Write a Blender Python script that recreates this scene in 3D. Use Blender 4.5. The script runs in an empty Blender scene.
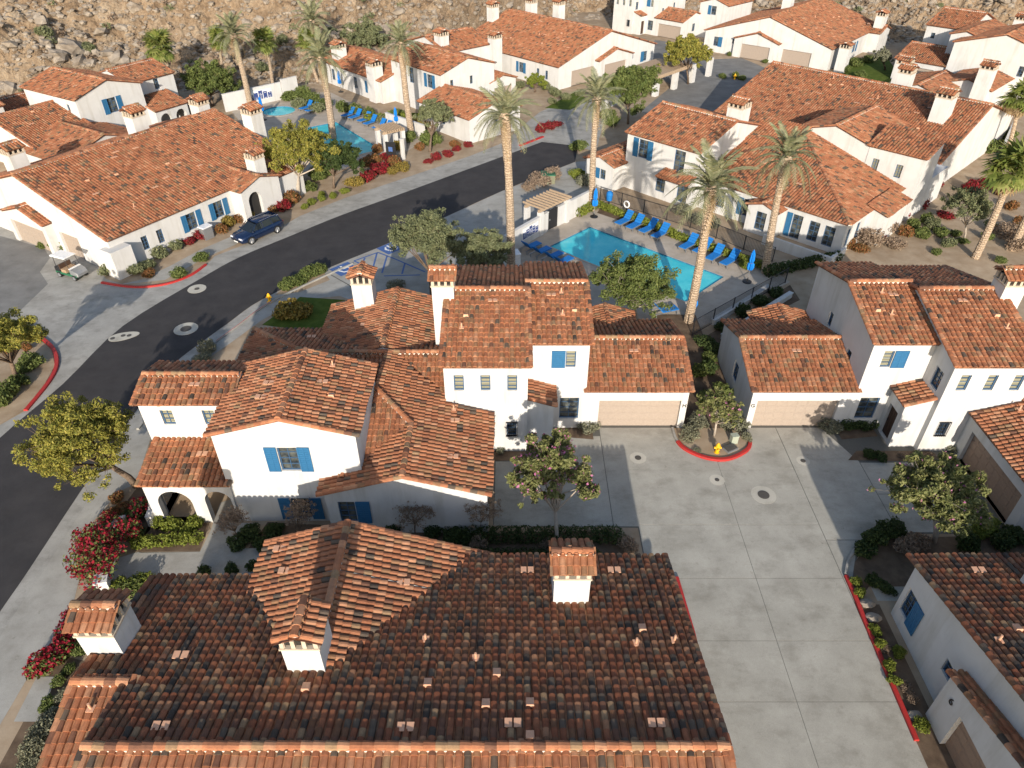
import bpy, math, random
import numpy as np
from mathutils import Vector, Matrix
from mathutils.geometry import tessellate_polygon
random.seed(7); RNG = np.random.default_rng(7)
R = math.radians
SC = bpy.context.scene; COL = SC.collection

# ------------------------------------------------------------------ camera, sky, sun, exposure
CAM_H = 28.6; PITCH = R(37.4); FPX = 711.0
cd = bpy.data.cameras.new('camera'); cd.sensor_width = 36.0; cd.lens = FPX / 1024 * 36.0
cd.clip_start = 0.5; cd.clip_end = 2000
cam = bpy.data.objects.new('camera', cd); COL.objects.link(cam)
cam.location = (0, 0, CAM_H); cam.rotation_euler = (math.pi / 2 - PITCH, 0, 0); SC.camera = cam
SUN_EL = 18.9; SUN_AZ = 0.8          # the sun stands low behind the camera
w = bpy.data.worlds.new('World'); SC.world = w; w.use_nodes = True
nt = w.node_tree; bg = nt.nodes['Background']
sky = nt.nodes.new('ShaderNodeTexSky'); sky.sky_type = 'NISHITA'; sky.sun_disc = False
sky.sun_elevation = R(SUN_EL); sky.sun_rotation = R(180 - SUN_AZ); sky.dust_density = 1.2; sky.ozone_density = 1.0
nt.links.new(sky.outputs[0], bg.inputs[0]); bg.inputs[1].default_value = 0.148
sl = bpy.data.lights.new('sun', 'SUN'); sl.energy = 4.4; sl.angle = R(0.55); sl.color = (1.0, 0.915, 0.80)
so = bpy.data.objects.new('sun', sl); COL.objects.link(so); so.rotation_euler = (R(90 - SUN_EL), 0, R(SUN_AZ)); so.location = (0, -60, 60)
SC.view_settings.view_transform = 'Standard'; SC.view_settings.look = 'None'
SC.view_settings.gamma = 1.0; SC.view_settings.use_curve_mapping = False
SC.view_settings.exposure = 0.6
SC.render.engine = 'CYCLES'
SC.cycles.max_bounces = 6; SC.cycles.transparent_max_bounces = 12
SC.cycles.use_denoising = True
SC.cycles.caustics_reflective = False; SC.cycles.caustics_refractive = False

# ------------------------------------------------------------------ survey: pixel of the photograph -> place on the ground
CP, SP = math.cos(PITCH), math.sin(PITCH)
def _ray(px, py):
    a = (px - 512) / FPX; b = (py - 384) / FPX
    return a, CP - b * SP, -SP - b * CP
def G(px, py, z=0.0):
    dx, dy, dz = _ray(px, py); t = (z - CAM_H) / dz
    return (dx * t, dy * t)
def AtY(px, py, Y):
    dx, dy, dz = _ray(px, py); t = Y / dy
    return (dx * t, Y, CAM_H + dz * t)
def proj(x, y, z):
    zz = z - CAM_H; d = y * CP - zz * SP; u = y * SP + zz * CP
    return 512 + FPX * x / d, 384 - FPX * u / d, d

# ------------------------------------------------------------------ materials
MATS = {}
def newmat(name):
    m = bpy.data.materials.new(name); m.use_nodes = True; MATS[name] = m
    n = m.node_tree.nodes; b = n['Principled BSDF']
    return m, m.node_tree, n, b
def ramp(nt, stops, interp='LINEAR'):
    r = nt.nodes.new('ShaderNodeValToRGB'); cr = r.color_ramp; cr.interpolation = interp
    while len(cr.elements) > 1: cr.elements.remove(cr.elements[-1])
    cr.elements[0].position = stops[0][0]; cr.elements[0].color = (*stops[0][1], 1)
    for p, c in stops[1:]:
        e = cr.elements.new(p); e.color = (*c, 1)
    return r
def pos(nt, scale=1.0, obj=False):
    if obj:
        t = nt.nodes.new('ShaderNodeTexCoord'); return t.outputs['Object']
    g = nt.nodes.new('ShaderNodeNewGeometry'); return g.outputs['Position']
def noise(nt, vec, scale, detail=4, rough=0.6, stretch=None):
    n = nt.nodes.new('ShaderNodeTexNoise'); n.inputs['Scale'].default_value = scale
    n.inputs['Detail'].default_value = detail; n.inputs['Roughness'].default_value = rough
    if stretch:
        mp = nt.nodes.new('ShaderNodeMapping'); mp.inputs['Scale'].default_value = stretch
        nt.links.new(vec, mp.inputs[0]); vec = mp.outputs[0]
    nt.links.new(vec, n.inputs['Vector']); return n.outputs['Fac']
def mixc(nt, fac, a, b, typ='MIX'):
    m = nt.nodes.new('ShaderNodeMix'); m.data_type = 'RGBA'; m.blend_type = typ
    for s, v in ((0, fac), (6, a), (7, b)):
        if hasattr(v, 'is_linked') or hasattr(v, 'links'): nt.links.new(v, m.inputs[s])
        elif isinstance(v, (int, float)): m.inputs[s].default_value = v
        else: m.inputs[s].default_value = (*v, 1)
    return m.outputs[2]
def bump(nt, b, h, strength=0.3, dist=0.02):
    bp = nt.nodes.new('ShaderNodeBump'); bp.inputs['Strength'].default_value = strength; bp.inputs['Distance'].default_value = dist
    nt.links.new(h, bp.inputs['Height']); nt.links.new(bp.outputs[0], b.inputs['Normal'])
def surf(name, c0, c1, scale=2.0, rough=0.85, fine=30.0, bmp=0.25, spec=0.3, detail=5, obj=False, big=None):
    m, t, n, b = newmat(name); p = pos(t, obj=obj)
    f1 = noise(t, p, scale, detail); r = ramp(t, [(0.3, c0), (0.7, c1)]); t.links.new(f1, r.inputs[0])
    out = r.outputs[0]
    if big:
        f3 = noise(t, p, big[0], 3); rr = ramp(t, [(0.35, (big[1],) * 3), (0.65, (1, 1, 1))]); t.links.new(f3, rr.inputs[0])
        out = mixc(t, 1.0, out, rr.outputs[0], 'MULTIPLY')
    t.links.new(out, b.inputs['Base Color']); b.inputs['Roughness'].default_value = rough
    b.inputs['Specular IOR Level'].default_value = spec
    if bmp:
        f2 = noise(t, p, fine, 3); bump(t, b, f2, bmp, 0.01)
    return m
def plain(name, c, rough=0.5, metal=0.0, spec=0.4):
    m, t, n, b = newmat(name); b.inputs['Base Color'].default_value = (*c, 1)
    b.inputs['Roughness'].default_value = rough; b.inputs['Metallic'].default_value = metal
    b.inputs['Specular IOR Level'].default_value = spec
    f = noise(t, pos(t, obj=True), 9, 3); r = ramp(t, [(0.3, tuple(x * 0.86 for x in c)), (0.7, c)]); t.links.new(f, r.inputs[0])
    t.links.new(r.outputs[0], b.inputs['Base Color'])
    return m

def islandrand(t):
    g = t.nodes.new('ShaderNodeNewGeometry'); o = t.nodes.new('ShaderNodeObjectInfo')
    a = t.nodes.new('ShaderNodeMath'); a.operation = 'ADD'
    t.links.new(g.outputs['Random Per Island'], a.inputs[0]); t.links.new(o.outputs['Random'], a.inputs[1])
    f = t.nodes.new('ShaderNodeMath'); f.operation = 'FRACT'; t.links.new(a.outputs[0], f.inputs[0])
    return f.outputs[0]
def tile_mat(name, stops):
    m, t, n, b = newmat(name); rnd = islandrand(t)
    r = ramp(t, stops, 'CONSTANT'); t.links.new(rnd, r.inputs[0])
    p = pos(t)
    f = noise(t, p, 5.0, 5, 0.7); rr = ramp(t, [(0.25, (0.62, 0.60, 0.58)), (0.75, (1.12, 1.08, 1.02))]); t.links.new(f, rr.inputs[0])
    c = mixc(t, 1.0, r.outputs[0], rr.outputs[0], 'MULTIPLY')
    f2 = noise(t, p, 1.1, 3); r2 = ramp(t, [(0.35, (0.78, 0.78, 0.8)), (0.65, (1.05, 1.03, 1.0))]); t.links.new(f2, r2.inputs[0])
    c = mixc(t, 0.8, c, r2.outputs[0], 'MULTIPLY')
    t.links.new(c, b.inputs['Base Color']); b.inputs['Roughness'].default_value = 0.8; b.inputs['Specular IOR Level'].default_value = 0.25
    bump(t, b, noise(t, p, 45, 3), 0.35, 0.006)
    return m
T_OR = (0.40, 0.172, 0.090); T_OR2 = (0.335, 0.136, 0.070); T_LT = (0.46, 0.236, 0.136); T_BR = (0.31, 0.165, 0.088)
SHADE_OR = (0.30, 0.114, 0.058); SHADE_OR2 = (0.24, 0.086, 0.044); SHADE_BR = (0.19, 0.092, 0.050); SHADE_LT = (0.36, 0.18, 0.10)
T_DB = (0.175, 0.085, 0.054); T_GY = (0.125, 0.095, 0.072); T_TN = (0.31, 0.20, 0.115); T_BK = (0.072, 0.056, 0.045)
tile_mat('clay_tile', [(0, T_OR), (.36, T_OR2), (.58, T_LT), (.70, T_BR), (.82, T_DB), (.87, T_GY), (.915, T_TN), (.94, T_OR), (.985, T_BK)])
tile_mat('clay_tile_shaded', [(0, SHADE_OR2), (.22, SHADE_BR), (.40, SHADE_OR), (.54, T_DB), (.70, T_GY), (.80, T_TN), (.86, T_BK), (.92, SHADE_LT)])  # north slopes: more dark tiles, plus the dim raking light put into their colours
tile_mat('clay_pan', [(0, (0.40, 0.20, 0.11)), (.5, (0.36, 0.16, 0.08)), (.8, (0.30, 0.19, 0.12))])
tile_mat('clay_tile_ridge', [(0, T_OR), (.35, T_LT), (.6, T_OR2), (.72, T_TN), (.88, T_DB)])
surf('roof_deck', (0.10, 0.042, 0.026), (0.16, 0.065, 0.038), 3, 0.9)
plain('pale_clay', (0.62, 0.34, 0.21), 0.8)
surf('mortar', (0.60, 0.55, 0.48), (0.70, 0.66, 0.58), 8, 0.9)
m, t, n, b = newmat('stucco'); p = pos(t)
r = ramp(t, [(0.3, (0.50, 0.488, 0.466)), (0.7, (0.56, 0.549, 0.528))]); t.links.new(noise(t, p, 0.8, 5), r.inputs[0])
r2 = ramp(t, [(0.30, (0.80, 0.78, 0.73)), (0.50, (1, 1, 1))]); t.links.new(noise(t, p, 1.6, 5, 0.65, (1, 1, 0.12)), r2.inputs[0])
t.links.new(mixc(t, 0.7, r.outputs[0], r2.outputs[0], 'MULTIPLY'), b.inputs['Base Color']); b.inputs['Roughness'].default_value = 0.92; b.inputs['Specular IOR Level'].default_value = 0.12
bump(t, b, noise(t, p, 14, 5, 0.7), 0.5, 0.012)
surf('stone_trim', (0.40, 0.33, 0.25), (0.50, 0.42, 0.33), 5, 0.9)
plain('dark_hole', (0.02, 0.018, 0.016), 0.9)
plain('garage_paint', (0.345, 0.28, 0.225), 0.6)
plain('garage_paint_shaded', (0.30, 0.205, 0.145), 0.6)  # darker copy of the door paint, the side doors' shade put into its colour
plain('shutter_blue', (0.028, 0.13, 0.26), 0.5)
plain('frame_blue', (0.05, 0.105, 0.19), 0.45)
plain('door_wood', (0.06, 0.032, 0.02), 0.6)
plain('iron', (0.018, 0.018, 0.02), 0.5)
plain('grey_metal', (0.35, 0.36, 0.37), 0.4, 0.6)
plain('white_paint', (0.78, 0.77, 0.75), 0.5)
plain('red_paint', (0.40, 0.026, 0.022), 0.6)
plain('yellow_paint', (0.75, 0.40, 0.01), 0.45)
plain('blue_fabric', (0.008, 0.16, 0.47), 0.75)
plain('blue_paint', (0.06, 0.12, 0.30), 0.7)
plain('navy_print', (0.035, 0.06, 0.19), 0.6)
plain('green_paint', (0.02, 0.12, 0.06), 0.5)
plain('rubber', (0.012, 0.012, 0.012), 0.8)
plain('alloy', (0.55, 0.55, 0.56), 0.3, 0.8)
plain('tan_vinyl', (0.35, 0.24, 0.15), 0.6)
plain('red_plastic', (0.5, 0.02, 0.02), 0.4)
plain('cabinet_green', (0.34, 0.37, 0.29), 0.6)
plain('lamp_glass', (0.75, 0.76, 0.78), 0.15)
surf('timber', (0.30, 0.215, 0.14), (0.42, 0.31, 0.21), 6, 0.85)
surf('umbrella_blue', (0.005, 0.16, 0.50), (0.006, 0.19, 0.58), 4, 0.8)
m, t, n, b = newmat('glass'); p = pos(t, obj=True)
f = noise(t, pos(t), 1.6, 2); r = ramp(t, [(0.4, (0.022, 0.028, 0.033)), (0.62, (0.11, 0.115, 0.10))]); t.links.new(f, r.inputs[0])
t.links.new(r.outputs[0], b.inputs['Base Color']); b.inputs['Roughness'].default_value = 0.08; b.inputs['Specular IOR Level'].default_value = 0.6
m, t, n, b = newmat('glass_blind')
wv = t.nodes.new('ShaderNodeTexWave'); wv.bands_direction = 'Z'; wv.inputs['Scale'].default_value = 3.0
t.links.new(pos(t), wv.inputs['Vector']); r = ramp(t, [(0.2, (0.10, 0.10, 0.075)), (0.8, (0.34, 0.32, 0.22))]); t.links.new(wv.outputs['Fac'], r.inputs[0])
t.links.new(r.outputs[0], b.inputs['Base Color']); b.inputs['Roughness'].default_value = 0.25
m, t, n, b = newmat('car_paint'); b.inputs['Base Color'].default_value = (0.007, 0.018, 0.055, 1); b.inputs['Roughness'].default_value = 0.25; b.inputs['Coat Weight'].default_value = 0.6; b.inputs['Metallic'].default_value = 0.3
m, t, n, b = newmat('car_glass'); b.inputs['Base Color'].default_value = (0.012, 0.016, 0.02, 1); b.inputs['Roughness'].default_value = 0.05
# ground surfaces
surf('desert_sand', (0.31, 0.225, 0.145), (0.44, 0.345, 0.245), 0.8, 0.95, 14, 0.6, 0.1, big=(0.09, 0.75))
surf('planting_soil', (0.085, 0.058, 0.04), (0.17, 0.12, 0.08), 1.4, 0.95, 12, 0.7, 0.1)
surf('lawn_green', (0.05, 0.08, 0.012), (0.10, 0.13, 0.025), 1.5, 0.95, 25, 0.7, 0.1)
def concrete(name, c0, c1, tint=0.72):
    m, t, n, b = newmat(name); p = pos(t)
    f = noise(t, p, 0.55, 6, 0.62); r = ramp(t, [(0.32, c0), (0.66, c1)]); t.links.new(f, r.inputs[0])
    f2 = noise(t, p, 0.85, 6, 0.7, (0.8, 1.1, 1)); r2 = ramp(t, [(0.30, (tint, tint * .98, tint * .95)), (0.52, (1, 1, 1))]); t.links.new(f2, r2.inputs[0])
    c = mixc(t, 0.75, r.outputs[0], r2.outputs[0], 'MULTIPLY')
    f4 = noise(t, p, 3.1, 4, 0.6); r4 = ramp(t, [(0.64, (1, 1, 1)), (0.74, (0.66, 0.64, 0.60))]); t.links.new(f4, r4.inputs[0])
    c = mixc(t, 0.55, c, r4.outputs[0], 'MULTIPLY')
    f3 = noise(t, p, 38, 2); r3 = ramp(t, [(0.3, (0.88,) * 3), (0.7, (1.06,) * 3)]); t.links.new(f3, r3.inputs[0])
    c = mixc(t, 1.0, c, r3.outputs[0], 'MULTIPLY')
    t.links.new(c, b.inputs['Base Color']); b.inputs['Roughness'].default_value = 0.85; b.inputs['Specular IOR Level'].default_value = 0.2
    bump(t, b, f3, 0.2, 0.005); return m
concrete('driveway_concrete', (0.305, 0.29, 0.25), (0.395, 0.378, 0.33), 0.68)
concrete('sidewalk_concrete', (0.285, 0.272, 0.243), (0.37, 0.356, 0.322), 0.74)
concrete('gutter_concrete', (0.265, 0.253, 0.228), (0.36, 0.346, 0.314), 0.58)
concrete('deck_concrete', (0.36, 0.31, 0.25), (0.46, 0.395, 0.325), 0.8)
concrete('old_asphalt', (0.145, 0.142, 0.135), (0.21, 0.205, 0.195), 0.8)
concrete('asphalt', (0.036, 0.034, 0.035), (0.052, 0.048, 0.048), 0.85)
concrete('patch_concrete', (0.38, 0.36, 0.31), (0.50, 0.47, 0.40), 0.75)
plain('joint_dark', (0.12, 0.115, 0.10), 0.9)
plain('cast_iron', (0.075, 0.068, 0.06), 0.7)
m, t, n, b = newmat('rock_hill'); p = pos(t)
vo = t.nodes.new('ShaderNodeTexVoronoi'); vo.inputs['Scale'].default_value = 0.55; t.links.new(p, vo.inputs['Vector'])
f = noise(t, p, 0.35, 8, 0.68); r = ramp(t, [(0.28, (0.13, 0.085, 0.052)), (0.45, (0.26, 0.185, 0.118)), (0.6, (0.34, 0.26, 0.178)), (0.75, (0.27, 0.228, 0.178))]); t.links.new(f, r.inputs[0])
f2 = noise(t, p, 2.4, 6, 0.75); r2 = ramp(t, [(0.36, (0.62, 0.60, 0.58)), (0.52, (1, 1, 1))]); t.links.new(f2, r2.inputs[0])
c = mixc(t, 0.9, r.outputs[0], r2.outputs[0], 'MULTIPLY'); t.links.new(c, b.inputs['Base Color']); b.inputs['Roughness'].default_value = 0.95; b.inputs['Specular IOR Level'].default_value = 0.1
bump(t, b, noise(t, p, 1.6, 8, 0.75), 0.9, 0.5)
surf('boulder_stone', (0.15, 0.118, 0.088), (0.35, 0.30, 0.242), 0.7, 0.95, 5, 0.8, 0.1)
# water
m, t, n, b = newmat('pool_water'); t.nodes.remove(b)
out = t.nodes['Material Output']; tr = t.nodes.new('ShaderNodeBsdfTransparent'); tr.inputs[0].default_value = (0.80, 0.97, 1.0, 1)
gl = t.nodes.new('ShaderNodeBsdfGlossy'); gl.inputs['Roughness'].default_value = 0.05; gl.inputs['Color'].default_value = (.6, .6, .6, 1)
df = t.nodes.new('ShaderNodeBsdfDiffuse'); wr = ramp(t, [(0.35, (0.06, 0.66, 0.78)), (0.55, (0.12, 0.78, 0.86)), (0.7, (0.22, 0.86, 0.92))]); t.links.new(noise(t, pos(t), 0.45, 5, 0.65), wr.inputs[0]); t.links.new(wr.outputs[0], df.inputs[0]); m2 = t.nodes.new('ShaderNodeMixShader'); m2.inputs[0].default_value = 0.68; t.links.new(tr.outputs[0], m2.inputs[1]); t.links.new(df.outputs[0], m2.inputs[2])  # noise paints a faint caustic light pattern into the water's diffuse colour
fr = t.nodes.new('ShaderNodeFresnel'); fr.inputs[0].default_value = 1.33; mx = t.nodes.new('ShaderNodeMixShader')
bp = t.nodes.new('ShaderNodeBump'); bp.inputs['Strength'].default_value = 0.25; bp.inputs['Distance'].default_value = 0.05
t.links.new(noise(t, pos(t), 2.2, 3), bp.inputs['Height'])
for q in (gl, fr): t.links.new(bp.outputs[0], q.inputs['Normal'])
t.links.new(fr.outputs[0], mx.inputs[0]); t.links.new(m2.outputs[0], mx.inputs[1]); t.links.new(gl.outputs[0], mx.inputs[2]); t.links.new(mx.outputs[0], out.inputs[0])
surf('pool_plaster', (0.12, 0.72, 0.82), (0.22, 0.80, 0.88), 0.6, 0.7, 10, 0.1)
surf('pool_tile', (0.03, 0.11, 0.20), (0.06, 0.20, 0.30), 6, 0.4)
# plants
def leaf_mat(name, cols, trans=0.25):
    m, t, n, b = newmat(name); rnd = islandrand(t); k = len(cols)
    r = ramp(t, [((i / max(k - 1, 1)), c) for i, c in enumerate(cols)]); t.links.new(rnd, r.inputs[0])
    b.inputs['Roughness'].default_value = 0.6; b.inputs['Specular IOR Level'].default_value = 0.2
    t.links.new(r.outputs[0], b.inputs['Base Color'])
    tl = t.nodes.new('ShaderNodeBsdfTranslucent'); t.links.new(r.outputs[0], tl.inputs[0])
    mx = t.nodes.new('ShaderNodeMixShader'); mx.inputs[0].default_value = trans
    o = t.nodes['Material Output']; t.links.new(b.outputs[0], mx.inputs[1]); t.links.new(tl.outputs[0], mx.inputs[2]); t.links.new(mx.outputs[0], o.inputs[0])
    return m
leaf_mat('leaf_green', [(0.06, 0.085, 0.022), (0.13, 0.16, 0.045), (0.095, 0.125, 0.032), (0.20, 0.215, 0.07)])
leaf_mat('leaf_orchid', [(0.11, 0.125, 0.04), (0.17, 0.18, 0.06), (0.25, 0.24, 0.095), (0.08, 0.095, 0.03)])
leaf_mat('leaf_dark', [(0.025, 0.042, 0.013), (0.05, 0.075, 0.022), (0.075, 0.10, 0.03)])
leaf_mat('leaf_olive', [(0.11, 0.125, 0.06), (0.18, 0.195, 0.10), (0.14, 0.155, 0.07), (0.24, 0.24, 0.13)])
leaf_mat('leaf_yellow', [(0.20, 0.195, 0.035), (0.30, 0.27, 0.05), (0.13, 0.145, 0.028), (0.36, 0.30, 0.065), (0.10, 0.12, 0.03)])
leaf_mat('leaf_lime', [(0.13, 0.16, 0.025), (0.20, 0.22, 0.036), (0.09, 0.12, 0.02)])
leaf_mat('leaf_red', [(0.20, 0.014, 0.022), (0.30, 0.022, 0.03), (0.13, 0.016, 0.02), (0.12, 0.06, 0.022)])
leaf_mat('leaf_rust', [(0.22, 0.09, 0.04), (0.29, 0.125, 0.045), (0.16, 0.09, 0.035), (0.12, 0.105, 0.035)])
leaf_mat('leaf_gold', [(0.28, 0.21, 0.04), (0.22, 0.15, 0.04), (0.18, 0.16, 0.04)])
leaf_mat('leaf_dry', [(0.24, 0.175, 0.12), (0.33, 0.245, 0.175), (0.17, 0.12, 0.085)])
leaf_mat('leaf_grey', [(0.17, 0.175, 0.115), (0.24, 0.235, 0.155), (0.13, 0.13, 0.085)])
leaf_mat('leaf_palm', [(0.13, 0.15, 0.075), (0.21, 0.22, 0.125), (0.28, 0.275, 0.17), (0.17, 0.175, 0.075)])
leaf_mat('leaf_fan', [(0.10, 0.135, 0.03), (0.17, 0.20, 0.045), (0.24, 0.24, 0.08)])
leaf_mat('leaf_dead', [(0.24, 0.165, 0.085), (0.33, 0.24, 0.13), (0.18, 0.12, 0.06)])
leaf_mat('petal_pink', [(0.42, 0.12, 0.25), (0.50, 0.21, 0.33), (0.36, 0.08, 0.19)])
leaf_mat('petal_red', [(0.24, 0.010, 0.022), (0.18, 0.010, 0.026), (0.30, 0.014, 0.026), (0.12, 0.014, 0.018)])
surf('bark', (0.10, 0.07, 0.05), (0.19, 0.14, 0.10), 6, 0.95, 20, 0.8, 0.1)
surf('bark_pale', (0.30, 0.25, 0.20), (0.42, 0.36, 0.29), 6, 0.95, 20, 0.8, 0.1)
m, t, n, b = newmat('palm_bark'); p = pos(t, obj=True)
wv = t.nodes.new('ShaderNodeTexWave'); wv.bands_direction = 'Z'; wv.inputs['Scale'].default_value = 1.6; wv.inputs['Distortion'].default_value = 9; wv.inputs['Detail'].default_value = 3; wv.inputs['Detail Scale'].default_value = 2
t.links.new(p, wv.inputs['Vector']); r = ramp(t, [(0.05, (0.27, 0.195, 0.13)), (0.5, (0.36, 0.27, 0.185)), (0.95, (0.43, 0.33, 0.235))]); t.links.new(wv.outputs['Fac'], r.inputs[0])
t.links.new(r.outputs[0], b.inputs['Base Color']); b.inputs['Roughness'].default_value = 0.95; bump(t, b, wv.outputs['Fac'], 0.8, 0.06)

# ------------------------------------------------------------------ mesh helpers
class MB:
    def __init__(s): s.v = []; s.f = []
    def add(s, vs, fs):
        k = len(s.v); s.v += [tuple(q) for q in vs]; s.f += [tuple(k + i for i in q) for q in fs]; return s
    def box(s, x0, x1, y0, y1, z0, z1, fn=None):
        vs = [(x, y, z) for z in (z0, z1) for y in (y0, y1) for x in (x0, x1)]
        if fn: vs = [fn(*q) for q in vs]
        return s.add(vs, [(0, 2, 3, 1), (4, 5, 7, 6), (0, 1, 5, 4), (2, 6, 7, 3), (0, 4, 6, 2), (1, 3, 7, 5)])
    def prism(s, pts, z0, z1):
        n = len(pts); vs = [(x, y, z0) for x, y in pts] + [(x, y, z1) for x, y in pts]
        return s.add(vs, [tuple(range(n))[::-1], tuple(range(n, 2 * n))] + [(i, (i + 1) % n, n + (i + 1) % n, n + i) for i in range(n)])
    def tube(s, pts, rad, n=8, cap=True):
        rings = []
        P = [Vector(q) for q in pts]
        for i, q in enumerate(P):
            d = (P[min(i + 1, len(P) - 1)] - P[max(i - 1, 0)]).normalized()
            a = d.orthogonal().normalized() if i == 0 else (a - d * a.dot(d)).normalized()
            b = d.cross(a); r = rad[i] if isinstance(rad, (list, tuple)) else rad
            rings.append([q + (a * math.cos(2 * math.pi * j / n) + b * math.sin(2 * math.pi * j / n)) * r for j in range(n)])
        k = len(P); fs = [(i * n + j, i * n + (j + 1) % n, (i + 1) * n + (j + 1) % n, (i + 1) * n + j) for i in range(k - 1) for j in range(n)]
        if cap: fs += [tuple(range(n))[::-1], tuple((k - 1) * n + j for j in range(n))]
        return s.add([v for r_ in rings for v in r_], fs)
    def lathe(s, prof, c=(0, 0, 0), n=12):
        vs = []; fs = []; k = len(prof)
        for r, z in prof:
            for j in range(n):
                a = 2 * math.pi * j / n; vs.append((c[0] + r * math.cos(a), c[1] + r * math.sin(a), c[2] + z))
        fs = [(i * n + j, i * n + (j + 1) % n, (i + 1) * n + (j + 1) % n, (i + 1) * n + j) for i in range(k - 1) for j in range(n)]
        fs += [tuple(range(n))[::-1], tuple((k - 1) * n + j for j in range(n))]
        return s.add(vs, fs)
    def mesh(s, name, smooth=False):
        me = bpy.data.meshes.new(name); me.from_pydata(s.v, [], s.f)
        if smooth: me.polygons.foreach_set('use_smooth', [True] * len(me.polygons))
        me.update(); return me
    def build(s, name, mat, parent=None, smooth=False, **k):
        return obj(name, s.mesh(name, smooth), mat, parent, **k)
def obj(name, me, mat, parent=None, loc=None, rz=None):
    o = bpy.data.objects.new(name, me); COL.objects.link(o)
    if mat and me is not None and not me.materials: me.materials.append(MATS[mat])
    if parent: o.parent = parent
    if loc is not None: o.location = loc
    if rz is not None: o.rotation_euler = (0, 0, rz)
    return o
def tag(o, label, cat, group=None, kind=None):
    if label: o['label'] = label
    if cat: o['category'] = cat
    if group: o['group'] = group
    if kind: o['kind'] = kind
    return o
def thing(name, label, cat, loc=(0, 0, 0), rz=0.0, group=None):
    o = bpy.data.objects.new(name, None); COL.objects.link(o); o.location = loc; o.rotation_euler = (0, 0, rz)
    o.empty_display_size = 0.3
    return tag(o, label, cat, group)
def copy_tree(o, parent=None):
    c = o.copy(); COL.objects.link(c); c.parent = parent
    for ch in [q for q in o.children]: copy_tree(ch, c)
    return c
def np_mesh(name, V, tmpl, count, vper, smooth=False):
    """count copies of a face template, vper vertices each"""
    me = bpy.data.meshes.new(name)
    nf = len(tmpl); ls = np.array([len(f) for f in tmpl]); li = np.concatenate([np.array(f) for f in tmpl])
    tot = (np.arange(count)[:, None] * vper + li[None, :]).ravel()
    lt = np.tile(ls, count); st = np.concatenate([[0], np.cumsum(lt)[:-1]])
    me.vertices.add(len(V)); me.vertices.foreach_set('co', np.asarray(V, dtype=np.float32).ravel())
    me.loops.add(len(tot)); me.loops.foreach_set('vertex_index', tot.astype(np.int32))
    me.polygons.add(nf * count); me.polygons.foreach_set('loop_start', st.astype(np.int32)); me.polygons.foreach_set('loop_total', lt.astype(np.int32))
    me.polygons.foreach_set('use_smooth', np.full(nf * count, bool(smooth)))
    me.update(calc_edges=True); return me
def tess(outer, holes=()):
    ls = [[Vector((p[0], p[1], 0)) for p in outer]] + [[Vector((p[0], p[1], 0)) for p in h] for h in holes]
    return [q for l in ls for q in l], tessellate_polygon(ls)
def sheet(name, pts, z, mat, parent=None, holes=(), kind='structure'):
    vs, tr = tess(pts, holes); me = bpy.data.meshes.new(name)
    fs = []
    for a, b, c in tr:
        A, B, C = vs[a], vs[b], vs[c]
        fs.append((a, b, c) if (B - A).cross(C - A).z > 0 else (a, c, b))
    me.from_pydata([(v.x, v.y, z) for v in vs], [], fs); o = obj(name, me, mat, parent)
    if parent is None and kind: o['kind'] = kind
    return o
def slab(name, pts, z0, z1, mat, parent=None, kind='structure'):
    vs, tr = tess(pts); n = len(pts); mb = MB(); fs = []
    for a, b, c in tr:
        A, B, C = vs[a], vs[b], vs[c]
        fs.append((a, b, c) if (B - A).cross(C - A).z > 0 else (a, c, b))
    mb.add([(v.x, v.y, z1) for v in vs] + [(v.x, v.y, z0) for v in vs], fs + [(i, n + i, n + (i + 1) % n, (i + 1) % n) for i in range(n)])
    o = mb.build(name, mat, parent)
    if parent is None and kind: o['kind'] = kind
    return o
def ribbon(pts, w0, w1):
    """polygon between two offsets of a polyline (to the left of travel positive)"""
    P = [Vector((p[0], p[1])) for p in pts]; L = []; Rr = []
    for i, q in enumerate(P):
        d = (P[min(i + 1, len(P) - 1)] - P[max(i - 1, 0)]).normalized(); nrm = Vector((-d.y, d.x))
        L.append(tuple(q + nrm * w0)); Rr.append(tuple(q + nrm * w1))
    return L + Rr[::-1]
def smooth_line(pts, k=4):
    P = [Vector((p[0], p[1])) for p in pts]; out = []
    for i in range(len(P) - 1):
        p0, p1, p2, p3 = P[max(i - 1, 0)], P[i], P[i + 1], P[min(i + 2, len(P) - 1)]
        for j in range(k):
            t = j / k
            out.append(tuple(0.5 * ((2 * p1) + (p2 - p0) * t + (2 * p0 - 5 * p1 + 4 * p2 - p3) * t * t + (3 * p1 - p0 - 3 * p2 + p3) * t ** 3)))
    out.append(tuple(P[-1])); return out
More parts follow.
